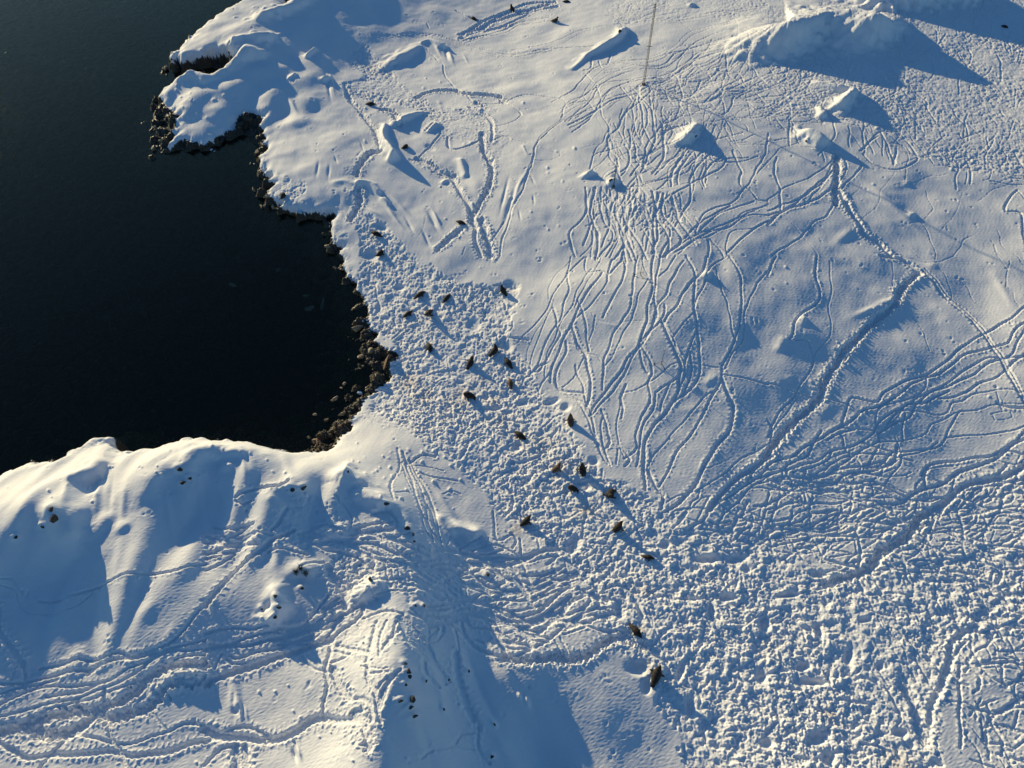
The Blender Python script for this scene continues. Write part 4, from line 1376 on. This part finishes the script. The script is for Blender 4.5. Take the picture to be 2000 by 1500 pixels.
def ground_z(x, y):
    x = np.asarray(x, float); y = np.asarray(y, float)
    z = cubic_grid(Mfull, (x - GX0) / GD, (y - GY0) / GD)
    r = interp_grid(ROCKM, (x - GX0) / GD, (y - GY0) / GD)
    return z + interp_grid(D, (x - DX0) / DD, (y - DY0) / DD) * np.clip(1 - 1.6 * r, 0, 1)


def WG(u, v):
    """picture point -> world point on the finished ground"""
    h = 1.0
    for _ in range(25):
        x, y = at_h(u, v, h)
        h = .5 * h + .5 * float(ground_z(x, y))
    x, y = at_h(u, v, h)
    return float(x), float(y), float(h)


def tag(o, label, cat, group=None):
    o['label'] = label; o['category'] = cat
    if group:
        o['group'] = group
    return o


# ------------------------------------------------------------------ rocks
m_rock, nt, b = new_mat('dark_rock')
geo = add(nt, 'ShaderNodeNewGeometry')
n1 = noise(nt, 3.0, 6, .65, geo.outputs['Position']); n2 = noise(nt, 14.0, 4, .6, geo.outputs['Position'])
c1 = mixc(nt, ramp(nt, n1, .35, .65), (.022, .018, .014), (.085, .065, .045))
nt.links.new(mixc(nt, ramp(nt, n2, .55, .75), c1, (.17, .14, .095)), b.inputs['Base Color'])
b.inputs['Roughness'].default_value = .8
bp = add(nt, 'ShaderNodeBump'); bp.inputs['Strength'].default_value = .6; bp.inputs['Distance'].default_value = .06
nt.links.new(n2, bp.inputs['Height']); nt.links.new(bp.outputs[0], b.inputs['Normal'])


def rock_variant(name, ca, cb):
    m, nt, b = new_mat(name)
    geo = add(nt, 'ShaderNodeNewGeometry')
    n1 = noise(nt, 4.0, 6, .65, geo.outputs['Position'])
    nt.links.new(mixc(nt, ramp(nt, n1, .35, .65), ca, cb), b.inputs['Base Color'])
    b.inputs['Roughness'].default_value = .75
    return m


m_tan = rock_variant('tan_rock', (.22, .165, .095), (.44, .35, .22))
m_brown = rock_variant('brown_rock', (.10, .055, .03), (.22, .12, .07))
m_ice = rock_variant('ice', (.62, .68, .74), (.8, .84, .88))
m_ptan = rock_variant('pebble_tan', (.06, .05, .03), (.20, .16, .10))
m_sub = rock_variant('drowned_rock', (.26, .26, .20), (.5, .48, .38))


def ico(n=2):
    import bmesh
    bm = bmesh.new()
    bmesh.ops.create_icosphere(bm, subdivisions=n, radius=1.0)
    v = np.array([q.co[:] for q in bm.verts]); f = [[w.index for w in q.verts] for q in bm.faces]
    bm.free()
    return v, f


ICO3, ICOF3 = ico(4)
ICO1, ICOF1 = ico(1)


def rocky(v, r, amp, planes=11):
    """facet and roughen a sphere"""
    out = v.copy()
    for _ in range(planes):
        n = r.normal(size=3); n /= np.linalg.norm(n)
        d = r.uniform(.42, .8)
        t = out @ n
        out = np.where((t > d)[:, None], out - n * ((t - d) * .9)[:, None], out)
    for f, a in ((2.2, amp), (5., amp * .4)):
        w = r.normal(size=(4, 3)) * f; ph = r.uniform(0, 6.28, 4)
        out = out * (1 + a * sum(np.sin(v @ w[i] + ph[i]) for i in range(4))[:, None] * .4)
    return out


def rock_at(name, u, v, lu, lv, ang, mat, sink=.35, hscale=.7, seed=0, lift=0):
    """boulder whose long axis covers lu px and short axis lv px of the picture"""
    r = np.random.default_rng(seed)
    x, y, z = WG(u, v)
    a = math.radians(ang)
    x1, y1, _ = WG(u + lu * .5 * math.cos(a), v + lu * .5 * math.sin(a))
    mpp = 1.0 / (FPX / ((CAM_H - z) / (ct - (750 - v) / FPX * st)))
    L = max(.12, min(math.hypot(x1 - x, y1 - y), lu * mpp * .9)); Wd = max(.1, lv * .5 * mpp)
    p = rocky(ICO3, r, .10) * np.array([L, Wd, (L + Wd) * .5 * hscale])
    o = mesh_obj(name, p, ICOF3, mat)
    o.location = (x, y, z + (L + Wd) * .5 * hscale * (1 - 2 * sink) * .8 + lift)
    o.rotation_euler = (r.uniform(-.2, .2), r.uniform(-.2, .2), math.atan2(y1 - y, x1 - x))
    return o


BOULD = [
 (724, 688, 30, 19, -35, m_tan, 'large tan boulder at the water edge beside the brown one', .25),
 (705, 704, 22, 13, -60, m_tan, 'ridged tan rock on the seaward side of the large tan boulder', .2),
 (757, 703, 38, 15, -65, m_brown, 'smooth reddish brown boulder leaning in a notch of the snow bank', .62),
 (700, 650, 34, 18, -40, m_tan, 'mossy tan rock at the top of the pebble beach under the snow edge', .3),
 (659, 790, 22, 8, -50, m_tan, 'narrow tan slab of rock lying in the shallows', .3),
 (670, 812, 22, 9, -35, m_tan, 'long tan stone on the beach below the narrow slab', .3),
 (619, 818, 12, 8, -20, m_tan, 'small tan stone standing in the shallows left of the beach', .3),
 (617, 866, 18, 12, -60, m_tan, 'tan rock topped with a brown patch at the foot of the lower snow ridge', .1),
 (625, 868, 14, 11, 60, m_brown, 'reddish brown rock touching the lower snow ridge at the beach', .1),
 (648, 850, 16, 12, 10, m_rock, 'round dark boulder on the beach near the lower snow ridge', .3),
 (640, 826, 14, 9, -20, m_rock, 'flat dark rock half way down the pebble beach', .3),
 (664, 833, 14, 9, -30, m_brown, 'rusty brown stone on the beach against the snow', .3),
 (674, 756, 8, 7, 0, m_tan, 'pale pebble like boulder farthest up in the shallows', .2),
 (669, 765, 7, 6, 30, m_tan, 'second pale stone in the shallows just under the first', .2),
 (520, 386, 16, 9, -15, m_tan, 'tan rock below the small headland with one lying seal', .2),
 (498, 378, 10, 6, -20, m_tan, 'small pale rock off the tip of the small headland', .1),
 (545, 409, 14, 8, 10, m_rock, 'dark rock lump under the seal headland', .2),
 (536, 413, 12, 7, 60, m_tan, 'greenish tan rock at the lower corner of the seal headland', .2),
 (640, 482, 14, 10, 40, m_tan, 'pale streaked rock halfway along the bay shore', .2),
 (652, 497, 16, 10, 60, m_rock, 'dark rock above the pale slab on the bay shore', .2),
 (668, 527, 12, 8, 45, m_tan, 'cream stone on the bay shore under the snow lip', .2),
 (690, 558, 12, 8, 30, m_rock, 'dark stone on the bay shore near the first trodden snow', .2),
 (708, 581, 8, 6, 0, m_tan, 'small bright stone tucked in a dent of the snow edge', .2),
 (690, 606, 12, 8, 0, m_rock, 'dark rock in the shallows below the snow point', .3),
 (316, 276, 14, 8, -40, m_tan, 'sunlit ridged rock on the western rock apron', .2),
 (300, 293, 14, 6, -40, m_tan, 'bright edged rock at the lower end of the western apron', .2),
 (304, 252, 12, 7, 60, m_tan, 'golden flecked rock on the outer side of the apron', .2),
 (318, 240, 14, 8, -50, m_rock, 'dark hump of rock in the middle of the western apron', .2),
 (332, 256, 10, 8, 0, m_tan, 'small sunlit rock against the snow of the second headland', .2),
 (312, 218, 10, 7, 30, m_rock, 'dark rock at the top of the western apron', .2),
 (325, 136, 10, 6, -60, m_tan, 'jagged sunlit rock at the tip of the outer headland', .1),
 (586, 14, 18, 12, 20, m_rock, 'dark rock in the snow gap at the upper edge', .3),
 (600, 8, 14, 9, -30, m_rock, 'smaller dark rock beside the one in the snow gap', .3),
 (470, 245, 20, 12, -30, m_rock, 'dark cliff rock under the blue shaded snow', .2),
 (488, 236, 18, 12, 20, m_rock, 'dark cliff rock at the head of the narrow cove', .2),
 (434, 276, 20, 10, -30, m_rock, 'dark ledge below the second headland', .3),
 (395, 288, 18, 10, -10, m_rock, 'dark boulder under the snow lip of the second headland', .3),
 (503, 300, 16, 11, 80, m_rock, 'dark boulder against the lit snow of the cove', .3),
 (606, 611, 26, 22, 0, m_sub, 'round pale boulder under the water of the bay', .0),
 (634, 606, 20, 12, -60, m_sub, 'smaller pale boulder under the water near the round one', .0),
 (603, 594, 20, 10, -10, m_sub, 'flat drowned rock behind the round pale boulder', .1),
 (548, 542, 14, 10, -20, m_sub, 'drowned stone in the middle of the bay', .1),
 (464, 580, 12, 9, 10, m_sub, 'faint drowned stone farthest out in the bay', .1),
]
for i, (u, v, lu, lv, an, mt, lab, sk) in enumerate(BOULD):
    o = rock_at('boulder', u, v, lu, lv, an, mt, sink=sk, seed=100 + i)
    if mt is m_sub:
        o.location.z = -0.18 - o.dimensions.z * .5
        g = 'boulders under the water'
    else:
        g = 'boulders along the shore'
        o.location.z = max(o.location.z, .12)
    tag(o, lab, 'boulder', g)
ICE = [(704, 774, 12, 9, -20, 'white slab of ice on the dark pebbles of the beach'), (414, 295, 7, 6, 10, 'square white ice lump below the second headland'), (420, 299, 5, 3, -30, 'thin sliver of white ice beside the square lump'), (497, 323, 4, 4, 0, 'tiny bluish ice bit stranded at the cove mouth')]
for i, (u, v, lu, lv, an, lab) in enumerate(ICE):
    o = rock_at('ice_chunk', u, v, lu, lv, an, m_ice, sink=.2, hscale=.4, seed=300 + i)
    o.location.z = max(o.location.z, .05)
    tag(o, lab, 'ice', 'stranded ice pieces')

for i, (u, v, lu, lv, an, lab) in enumerate(OUT):
    o = rock_at('rock_outcrop', u, v, lu * 1.1, lv * 1.05, an, m_rock, sink=.34, hscale=.95, seed=500 + i)
    tag(o, lab, 'rock', 'rocks bare on the snow slopes')

# tufts of tussock grass sticking out of the mound
m_tus, nt, b = new_mat('dry_tussock')
b.inputs['Base Color'].default_value = (.05, .055, .025, 1); b.inputs['Roughness'].default_value = .8
for i, (u, v, lab) in enumerate([(588, 1112, 'spiky dark grass tuft on top of the shaded mound'), (579, 1120, 'grass tuft left of the top of the shaded mound'), (598, 1122, 'grass tuft right of the top of the shaded mound')]):
    x, y, z = WG(u, v)
    vs, fs = [], []
    for k in range(46):
        a = random.uniform(0, 6.28); r0 = random.uniform(0, .18); L = random.uniform(.35, .75); lean = random.uniform(.15, .6)
        bx, by = r0 * math.cos(a), r0 * math.sin(a)
        w = .025
        px, py = -math.sin(a) * w, math.cos(a) * w
        n = len(vs)
        vs += [(bx - px, by - py, -.1), (bx + px, by + py, -.1), (bx + math.cos(a) * L * lean * .4 + px * .6, by + math.sin(a) * L * lean * .4 + py * .6, L * .6),
               (bx + math.cos(a) * L * lean * .4 - px * .6, by + math.sin(a) * L * lean * .4 - py * .6, L * .6), (bx + math.cos(a) * L * lean, by + math.sin(a) * L * lean, L)]
        fs += [(n, n + 1, n + 2, n + 3), (n + 3, n + 2, n + 4)]
    o = mesh_obj('grass_tuft', vs, fs, m_tus, smooth=False)
    o.location = (x, y, z)
    tag(o, lab, 'grass', 'grass tufts on the mound')


# loose stones: uncountable
def scatter(name, n, cond, smin, smax, mat, zoff=0.0, mats=None):
    vs = []; fs = []; fm = []
    cnt = 0
    R = np.random.default_rng(77 + n)
    bx0, bx1, by0, by1 = cond[1]
    tries = 0
    while cnt < n and tries < 60:
        tries += 1
        X = R.uniform(bx0, bx1, 20000); Y = R.uniform(by0, by1, 20000)
        sS = interp_grid(SD_Sn, (X - GX0) / GD, (Y - GY0) / GD); sR = interp_grid(SD_Rn, (X - GX0) / GD, (Y - GY0) / GD)
        ok = cond[0](X, Y, sS, sR)
        X, Y = X[ok], Y[ok]
        Z = ground_z(X, Y)
        for x, y, z in zip(X, Y, Z):
            if cnt >= n:
                break
            s = smin + (smax - smin) * R.uniform() ** 3
            p = ICO1 * (1 + .25 * R.normal(size=(len(ICO1), 1))) * np.array([s * R.uniform(.7, 1.5), s, s * .7])
            a = R.uniform(0, 6.28)
            c, q = math.cos(a), math.sin(a)
            p = np.c_[p[:, 0] * c - p[:, 1] * q + x, p[:, 0] * q + p[:, 1] * c + y, p[:, 2] + z + s * .3 + zoff]
            b0 = len(vs) * len(ICO1)
            vs.append(p)
            fs.append(np.array(ICOF1) + b0)
            fm += [int(R.integers(0, 3))] * len(ICOF1)
            cnt += 1
    V = np.vstack(vs); F = np.vstack(fs)
    m = bpy.data.meshes.new(name)
    m.from_pydata(V.tolist(), [], F.tolist())
    for q in mats:
        m.materials.append(q)
    m.polygons.foreach_set('material_index', fm)
    m.update()
    o = bpy.data.objects.new(name, m)
    COL.objects.link(o)
    o['kind'] = 'stuff'
    return o


bx = [WG(560, 900), WG(800, 560)]
o = scatter('beach_pebbles', 6500, (lambda X, Y, s, r: (s < .1) & (r > -5.0) & (Y > 40) & (Y < 68), (-45, -8, 40, 68)), .04, .20, None, mats=[m_rock, m_rock, m_ptan])
tag(o, 'dark and tan pebbles covering the beach and shallows at the foot of the snow', 'pebbles')
o = scatter('shore_rubble', 4200, (lambda X, Y, s, r: (s < .0) & (r > -2.6) & (Y > 68) & (Y < 200), (-110, -15, 68, 200)), .05, .24, None, mats=[m_rock, m_rock, m_ptan])
tag(o, 'broken dark rock rubble fringing the headlands below the snow', 'rubble')

# ------------------------------------------------------------------ seals
m_fur, nt, b = new_mat('fur_dark')
tc = add(nt, 'ShaderNodeTexCoord')
n1 = noise(nt, 4.0, 5, .6, tc.outputs['Object']); n2 = noise(nt, 40.0, 3, .7, tc.outputs['Object'])
inf = add(nt, 'ShaderNodeObjectInfo')
dark = mixc(nt, inf.outputs['Random'], (.018, .015, .013), (.030, .022, .017))
lite = mixc(nt, inf.outputs['Random'], (.045, .036, .028), (.075, .054, .038))
nt.links.new(mixc(nt, ramp(nt, n1, .42, .68), dark, lite), b.inputs['Base Color'])
b.inputs['Roughness'].default_value = .75
b.inputs['Specular IOR Level'].default_value = .3
bp = add(nt, 'ShaderNodeBump'); bp.inputs['Strength'].default_value = .5; bp.inputs['Distance'].default_value = .02
nt.links.new(n2, bp.inputs['Height']); nt.links.new(bp.outputs[0], b.inputs['Normal'])
m_furb, nt, b = new_mat('fur_brown')
tc = add(nt, 'ShaderNodeTexCoord')
n1 = noise(nt, 4.0, 5, .6, tc.outputs['Object'])
nt.links.new(mixc(nt, ramp(nt, n1, .35, .7), (.065, .04, .025), (.17, .105, .06)), b.inputs['Base Color'])
b.inputs['Roughness'].default_value = .8


def seal_mesh(name, elems, mat):
    """elems: (x,y,z, sx,sy,sz, yaw, pitch) ellipsoids melted into one body; nose at +x, ground at z=0"""
    mb = bpy.data.metaballs.new(name)
    mb.resolution = 0.045; mb.render_resolution = 0.045; mb.threshold = 0.45
    for (x, y, z, sx, sy, sz, yaw, pit) in elems:
        e = mb.elements.new(type='ELLIPSOID')
        e.co = (x, y, z)
        e.radius = 1.0
        k = 1.42
        big = sx > .13 and sz > .1
        e.size_x, e.size_y, e.size_z = sx * k, sy * k * (1.5 if big else 1.15), sz * k * (1.2 if big else 1.1)
        e.rotation = Euler((0, pit, yaw)).to_quaternion()
    ob = bpy.data.objects.new(name, mb)
    COL.objects.link(ob)
    dg = bpy.context.evaluated_depsgraph_get()
    dg.update()
    m = bpy.data.meshes.new_from_object(ob.evaluated_get(dg))
    bpy.data.objects.remove(ob)
    m.name = name
    m.materials.clear(); m.materials.append(mat)
    m.shade_smooth()
    xs_ = np.empty(len(m.vertices) * 3, np.float32); m.vertices.foreach_get('co', xs_)
    xs_ = xs_.reshape(-1, 3)
    m['len'] = float(np.ptp(xs_[:, 0]))
    m['mid'] = float((xs_[:, 0].max() + xs_[:, 0].min()) / 2)
    return m


LYING = [(0.02, 0, .24, .40, .25, .24, 0, 0), (.30, 0, .25, .34, .22, .22, 0, -.05), (-.32, 0, .19, .34, .19, .18, 0, 0), (-.58, 0, .13, .22, .12, .12, 0, 0), (.56, 0, .25, .20, .14, .15, 0, 0),
         (.74, 0, .24, .15, .105, .11, 0, 0), (.88, 0, .21, .09, .06, .06, 0, .1), (-.80, .08, .06, .18, .06, .04, .25, 0), (-.80, -.08, .06, .18, .06, .04, -.25, 0),
         (.22, .30, .07, .10, .22, .05, .35, 0), (.22, -.30, .07, .10, .22, .05, -.35, 0)]
CURLED = [(0.0, 0, .25, .36, .25, .25, 0, 0), (.26, .06, .26, .28, .20, .20, .4, 0), (-.28, .06, .19, .28, .19, .18, -.4, 0), (-.46, .2, .11, .18, .11, .09, -1.0, 0), (.44, .17, .22, .17, .13, .13, .8, 0),
          (.54, .30, .18, .13, .10, .10, 1.2, 0), (.58, .41, .14, .07, .05, .05, 1.3, 0), (-.5, .38, .05, .08, .16, .04, .3, 0), (.15, -.27, .07, .10, .18, .05, -.3, 0)]
HEADUP = [(0.0, 0, .30, .38, .26, .27, 0, -.15), (.24, 0, .42, .28, .23, .26, 0, -.7), (-.32, 0, .21, .32, .20, .19, 0, -.05), (-.56, 0, .12, .22, .13, .11, 0, 0), (.38, 0, .64, .16, .15, .24, 0, -.2),
          (.46, 0, .84, .15, .115, .12, 0, -.2), (.60, 0, .86, .09, .06, .06, 0, -.1), (-.76, .10, .05, .18, .07, .04, .4, 0), (-.76, -.10, .05, .18, .07, .04, -.4, 0),
          (.30, .36, .13, .08, .28, .06, .15, 0), (.30, -.36, .13, .08, .28, .06, -.15, 0)]
UPRIGHT = [(-.10, 0, .30, .32, .27, .27, 0, -.3), (.12, 0, .50, .24, .25, .34, 0, .25), (.20, 0, .80, .17, .17, .24, 0, .2), (-.34, 0, .20, .26, .21, .18, 0, 0), (.27, 0, 1.04, .15, .12, .13, 0, -.3), (.40, 0, 1.12, .10, .065, .065, 0, -.4),
           (-.52, .14, .05, .18, .08, .04, .6, 0), (-.52, -.14, .05, .18, .08, .04, -.6, 0), (.26, .34, .22, .07, .22, .06, .3, 0), (.26, -.34, .22, .07, .22, .06, -.3, 0), (.36, .50, .05, .12, .10, .035, .6, 0), (.36, -.50, .05, .12, .10, .035, -.6, 0)]
TWIST = [(0.0, 0, .30, .38, .25, .26, 0, -.1), (.26, .03, .38, .26, .22, .25, .3, -.5), (-.32, .03, .21, .30, .19, .18, -.3, 0), (-.54, .12, .12, .20, .12, .10, -.7, 0), (.38, .14, .58, .15, .14, .20, .8, -.2),
         (.42, .24, .74, .13, .11, .11, 1.1, -.2), (.45, .37, .75, .06, .08, .055, .2, 0), (-.62, .30, .05, .10, .16, .04, .4, 0), (.26, -.38, .10, .08, .26, .05, -.2, 0), (.10, .40, .07, .08, .20, .05, .3, 0), (-.66, .02, .05, .16, .07, .04, -.3, 0)]
SM = {'L': seal_mesh('seal_lying', LYING, m_fur), 'C': seal_mesh('seal_curled', CURLED, m_fur), 'H': seal_mesh('seal_head_up', HEADUP, m_fur),
      'U': seal_mesh('seal_upright', UPRIGHT, m_fur), 'X': seal_mesh('seal_twisted', TWIST, m_fur)}
SMB = {k: v.copy() for k, v in SM.items()}
for v in SMB.values():
    v.materials[0] = m_furb

SEALS = [  # tail u,v, head u,v, pose, brown?, label
 (713, 202, 734, 205, 'L', 0, 'dark seal lying in the trodden path on the upper left snow plain'),
 (786, 289, 798, 283, 'C', 0, 'small round dark seal at the bottom of the blue shaded gully'),
 (552, 390, 554, 372, 'C', 0, 'dark seal lying alone on the small headland by the cove'),
 (912, 437, 890, 431, 'L', 0, 'dark seal lying left of where two deep snow channels meet'),
 (747, 461, 724, 453, 'L', 0, 'upper of the two dark seals on the snow tongue above the bay'),
 (735, 501, 751, 487, 'C', 0, 'lower of the two dark seals on the snow tongue, with a wide shadow'),
 (808, 581, 831, 568, 'L', 0, 'olive dark seal, upper left of the group of four near the beach'),
 (864, 589, 880, 573, 'L', 0, 'plump dark seal, upper right of the group of four near the beach'),
 (786, 618, 806, 606, 'L', 0, 'dark brown seal, lower left of the group of four near the beach'),
 (845, 600, 831, 620, 'X', 0, 'seal with a flipper stretched down, lower right of the group of four'),
 (990, 577, 978, 561, 'H', 0, 'seal sitting in a dug hollow where the deep channel ends'),
 (834, 666, 842, 689, 'L', 0, 'reddish dark seal lying alone right of the beach boulders'),
 (911, 720, 924, 700, 'H', 0, 'seal with raised head and long shadow in the middle of the trodden snow'),
 (955, 698, 973, 679, 'X', 0, 'grey brown seal with one flipper out, upper left of three by the snow plain edge'),
 (1001, 718, 985, 698, 'L', 0, 'black seal touched by its neighbour shadow, middle of three by the plain edge'),
 (999, 758, 995, 737, 'L', 1, 'brownish seal, lowest of the three by the plain edge'),
 (932, 775, 905, 771, 'X', 0, 'black seal lying across with a flipper pointing down beside the stained snow'),
 (1030, 859, 1004, 842, 'L', 0, 'long black seal lying alone with a yellowish patch beside it'),
 (1117, 836, 1112, 812, 'U', 1, 'light brown seal sitting at the foot of the track fan'),
 (1078, 919, 1095, 911, 'U', 1, 'rusty brown upright seal casting the longest shadow'),
 (1141, 930, 1135, 911, 'U', 0, 'dark green brown upright seal right of the rusty one'),
 (1132, 957, 1109, 951, 'X', 0, 'dark seal twisting round in the shadow of the rusty upright seal'),
 (1199, 951, 1186, 975, 'X', 0, 'grey brown seal with both flippers spread near the lower end of the plain'),
 (1196, 1037, 1216, 1024, 'U', 0, 'brown black seal propped on its flippers, its shadow reaching the next seal'),
 (1253, 1083, 1279, 1090, 'L', 0, 'dark seal lying where the shadow of the propped seal ends'),
 (1013, 1029, 1037, 1012, 'H', 0, 'olive dark seal with a wide shadow beside the smooth snow patch of short tracks'),
 (1229, 1216, 1254, 1246, 'L', 0, 'long sleek black seal with white snow along its tail end'),
 (1273, 1343, 1288, 1303, 'H', 0, 'largest dark seal at the border of the smooth blue snow'),
 (934, 38, 917, 30, 'L', 0, 'small far seal in the left loop of the upper channels'),
 (1006, 24, 996, 13, 'H', 0, 'small far seal lying in the upper edge of a channel'),
 (1075, 40, 1091, 40, 'H', 0, 'small far black seal at the start of a long channel'),
 (1098, 1, 1114, 3, 'L', 0, 'far dark seal cut by the upper edge of the picture'),
 (1956, 47, 1970, 53, 'L', 0, 'lone dark seal in the blue shade at the upper right'),
]
m_eye, nt, b = new_mat('eye_black')
b.inputs['Base Color'].default_value = (.01, .01, .01, 1); b.inputs['Roughness'].default_value = .1
for i, (ut, vt, uh, vh, pose, brown, lab) in enumerate(SEALS):
    um, vm = (ut + uh) / 2, (vt + vh) / 2
    x, y, z = WG(um, vm)
    zz = z + .2
    x0, y0 = at_h(ut, vt, zz); x1, y1 = at_h(uh, vh, zz + (.25 if pose in 'UHX' else 0))
    L = math.hypot(x1 - x0, y1 - y0)
    m = (SMB if brown else SM)[pose]
    s = L / m['len'] if pose != 'U' else L / m['len'] * 1.05
    s = min(max(s, .74), 1.05 if pose == 'U' else 1.22)
    o = bpy.data.objects.new('fur_seal', m)
    COL.objects.link(o)
    a = math.atan2(y1 - y0, x1 - x0)
    mx_, my_ = at_h(um, vm, z + .25)
    gz = float(np.median(ground_z(mx_ + np.cos(a) * np.linspace(-.4, .4, 5) * s, my_ + np.sin(a) * np.linspace(-.4, .4, 5) * s)))
    o.location = (float(mx_) - math.cos(a) * m['mid'] * s, float(my_) - math.sin(a) * m['mid'] * s, gz - .03)
    o.rotation_euler = (0, 0, a)
    o.scale = (s, s * (1 if i % 2 else 1.06), s * 1.05)
    tag(o, lab, 'seal', 'fur seals resting on the snow')


# ------------------------------------------------------------------ masts
m_steel, nt, b = new_mat('weathered_steel')
b.inputs['Base Color'].default_value = (.16, .13, .10, 1); b.inputs['Roughness'].default_value = .6; b.inputs['Metallic'].default_value = .3
m_dk, nt, b = new_mat('dark_pole')
b.inputs['Base Color'].default_value = (.04, .04, .045, 1); b.inputs['Roughness'].default_value = .5


class MB:
    def __init__(s):
        s.v = []; s.f = []

    def tube(s, p, q, r, r2=None, n=6):
        p = Vector(p); q = Vector(q)
        d = (q - p)
        if d.length < 1e-6:
            return
        z = d.normalized()
        x = z.orthogonal().normalized(); y = z.cross(x)
        b = len(s.v)
        r2 = r if r2 is None else r2
        for c, rr in ((p, r), (q, r2)):
            for k in range(n):
                a = 6.2832 * k / n
                s.v.append(c + x * math.cos(a) * rr + y * math.sin(a) * rr)
        for k in range(n):
            s.f.append((b + k, b + (k + 1) % n, b + n + (k + 1) % n, b + n + k))
        s.f.append(tuple(b + k for k in reversed(range(n))))
        s.f.append(tuple(b + n + k for k in range(n)))

    def build(s, name, mat, parent):
        return mesh_obj(name, s.v, s.f, mat, parent, smooth=False)


def empty(name, loc, label, cat, group=None):
    e = bpy.data.objects.new(name, None)
    COL.objects.link(e)
    e.location = loc
    return tag(e, label, cat, group)


def top_height(u, v, bx_, by_):
    """height at which a vertical over (bx,by) meets picture row v"""
    b = (750 - v) / FPX
    r = (st + b * ct) / (ct - b * st)
    return CAM_H - by_ / r


x, y, z = WG(1257, 166)
root = empty('lattice_mast', (x, y, z), 'tall thin lattice radio mast rising over the crossing tracks at the upper middle', 'mast')
H = top_height(5, 8, x, y) if False else CAM_H - y / ((st + (750 - 8) / FPX * ct) / (ct - (750 - 8) / FPX * st)) - z
R_ = .2
mbs = MB(); mb2 = MB()
legs = [(R_ * math.cos(a), R_ * math.sin(a)) for a in (0.5, 0.5 + 2.094, .5 + 4.189)]
for lx, ly in legs:
    mb = MB(); mb.tube((lx, ly, -.3), (lx * .8, ly * .8, H), .024); mb.build('leg', m_steel, root)
nseg = int(H / .55)
for k in range(nseg):
    z0, z1 = H * k / nseg, H * (k + 1) / nseg
    f0, f1 = 1 - .2 * k / nseg, 1 - .2 * (k + 1) / nseg
    for j in range(3):
        a, c = legs[j], legs[(j + 1) % 3]
        if k % 2:
            a, c = c, a
        mbs.tube((a[0] * f0, a[1] * f0, z0), (c[0] * f1, c[1] * f1, z1), .018, n=4)
        mbs.tube((a[0] * f1, a[1] * f1, z1), (c[0] * f1, c[1] * f1, z1), .014, n=4)
mbs.build('bracing', m_steel, root)
mb = MB(); mb.tube((0, 0, H - .3), (0, 0, H + 2.6), .03, .012); mb.tube((-.5, 0, H), (.5, 0, H), .02); mb.tube((0, -.4, H - .5), (0, .4, H - .5), .02); mb.build('antenna', m_dk, root)
mb = MB(); mb.tube((-.45, .1, H * .5), (.45, -.1, H * .5), .05); mb.build('bracket', m_steel, root)
mb = MB()
for k in range(14):
    pass
mb.tube((0, 0, -.3), (0, 0, .25), .42, .34, n=10); mb.build('footing', m_steel, root)
for a in (1.2, 3.3, 5.4):
    r = 7.5
    gx_, gy_ = x + r * math.cos(a), y + r * math.sin(a)
    mb = MB(); mb.tube((0, 0, H * .9), (r * math.cos(a), r * math.sin(a), float(ground_z(gx_, gy_)) - z), .006, n=4); mb.build('guy_wire', m_steel, root)

x, y, z = WG(1198, 366)
root = empty('whip_mast', (x, y, z), 'dark slender pole mast with a thicker lower tube standing by a rock', 'mast')
H = CAM_H - y / ((st + (750 - 297) / FPX * ct) / (ct - (750 - 297) / FPX * st)) - z
mb = MB(); mb.tube((0, 0, -.2), (.03, 0, H * .45), .075, .06, n=8); mb.build('lower_tube', m_dk, root)
mb = MB(); mb.tube((.03, 0, H * .45), (.10, 0, H), .04, .02, n=6); mb.build('upper_tube', m_dk, root)
mb = MB(); mb.tube((-.2, 0, H * .46), (.25, 0, H * .46), .03); mb.build('crossarm', m_dk, root)
mb = MB(); mb.tube((0, 0, -.2), (0, 0, .3), .25, .2, n=8); mb.build('footing', m_steel, root)
for (ub, vb, vt, lab, hs) in ((1291, 712, 681, 'short tripod mast with a white sensor head on smooth snow below the track fan', .12), (1250, 538, 515, 'short tripod mast squeezed between two tracks in the fan', .06)):
    x, y, z = WG(ub, vb)
    root = empty('tripod_mast', (x, y, z), lab, 'mast', 'short tripod masts')
    H = CAM_H - y / ((st + (750 - vt) / FPX * ct) / (ct - (750 - vt) / FPX * st)) - z
    mb = MB(); mb.tube((0, 0, -.2), (0.04, 0, H), .035, .025, n=8); mb.build('pole', m_dk, root)
    mb = MB(); mb.tube((0.04, 0, H - .02), (0.04, 0, H + .14), hs, hs * .8, n=10); mb.build('sensor_head', m_ice, root)
    for a in (.9, 3.0, 5.1):
        mb = MB(); mb.tube((0, 0, .55), (.75 * math.cos(a), .75 * math.sin(a), -.08), .022, n=5); mb.tube((.75 * math.cos(a), .75 * math.sin(a), -.15), (.75 * math.cos(a), .75 * math.sin(a), .12), .06, n=6); mb.build('leg', m_dk, root)
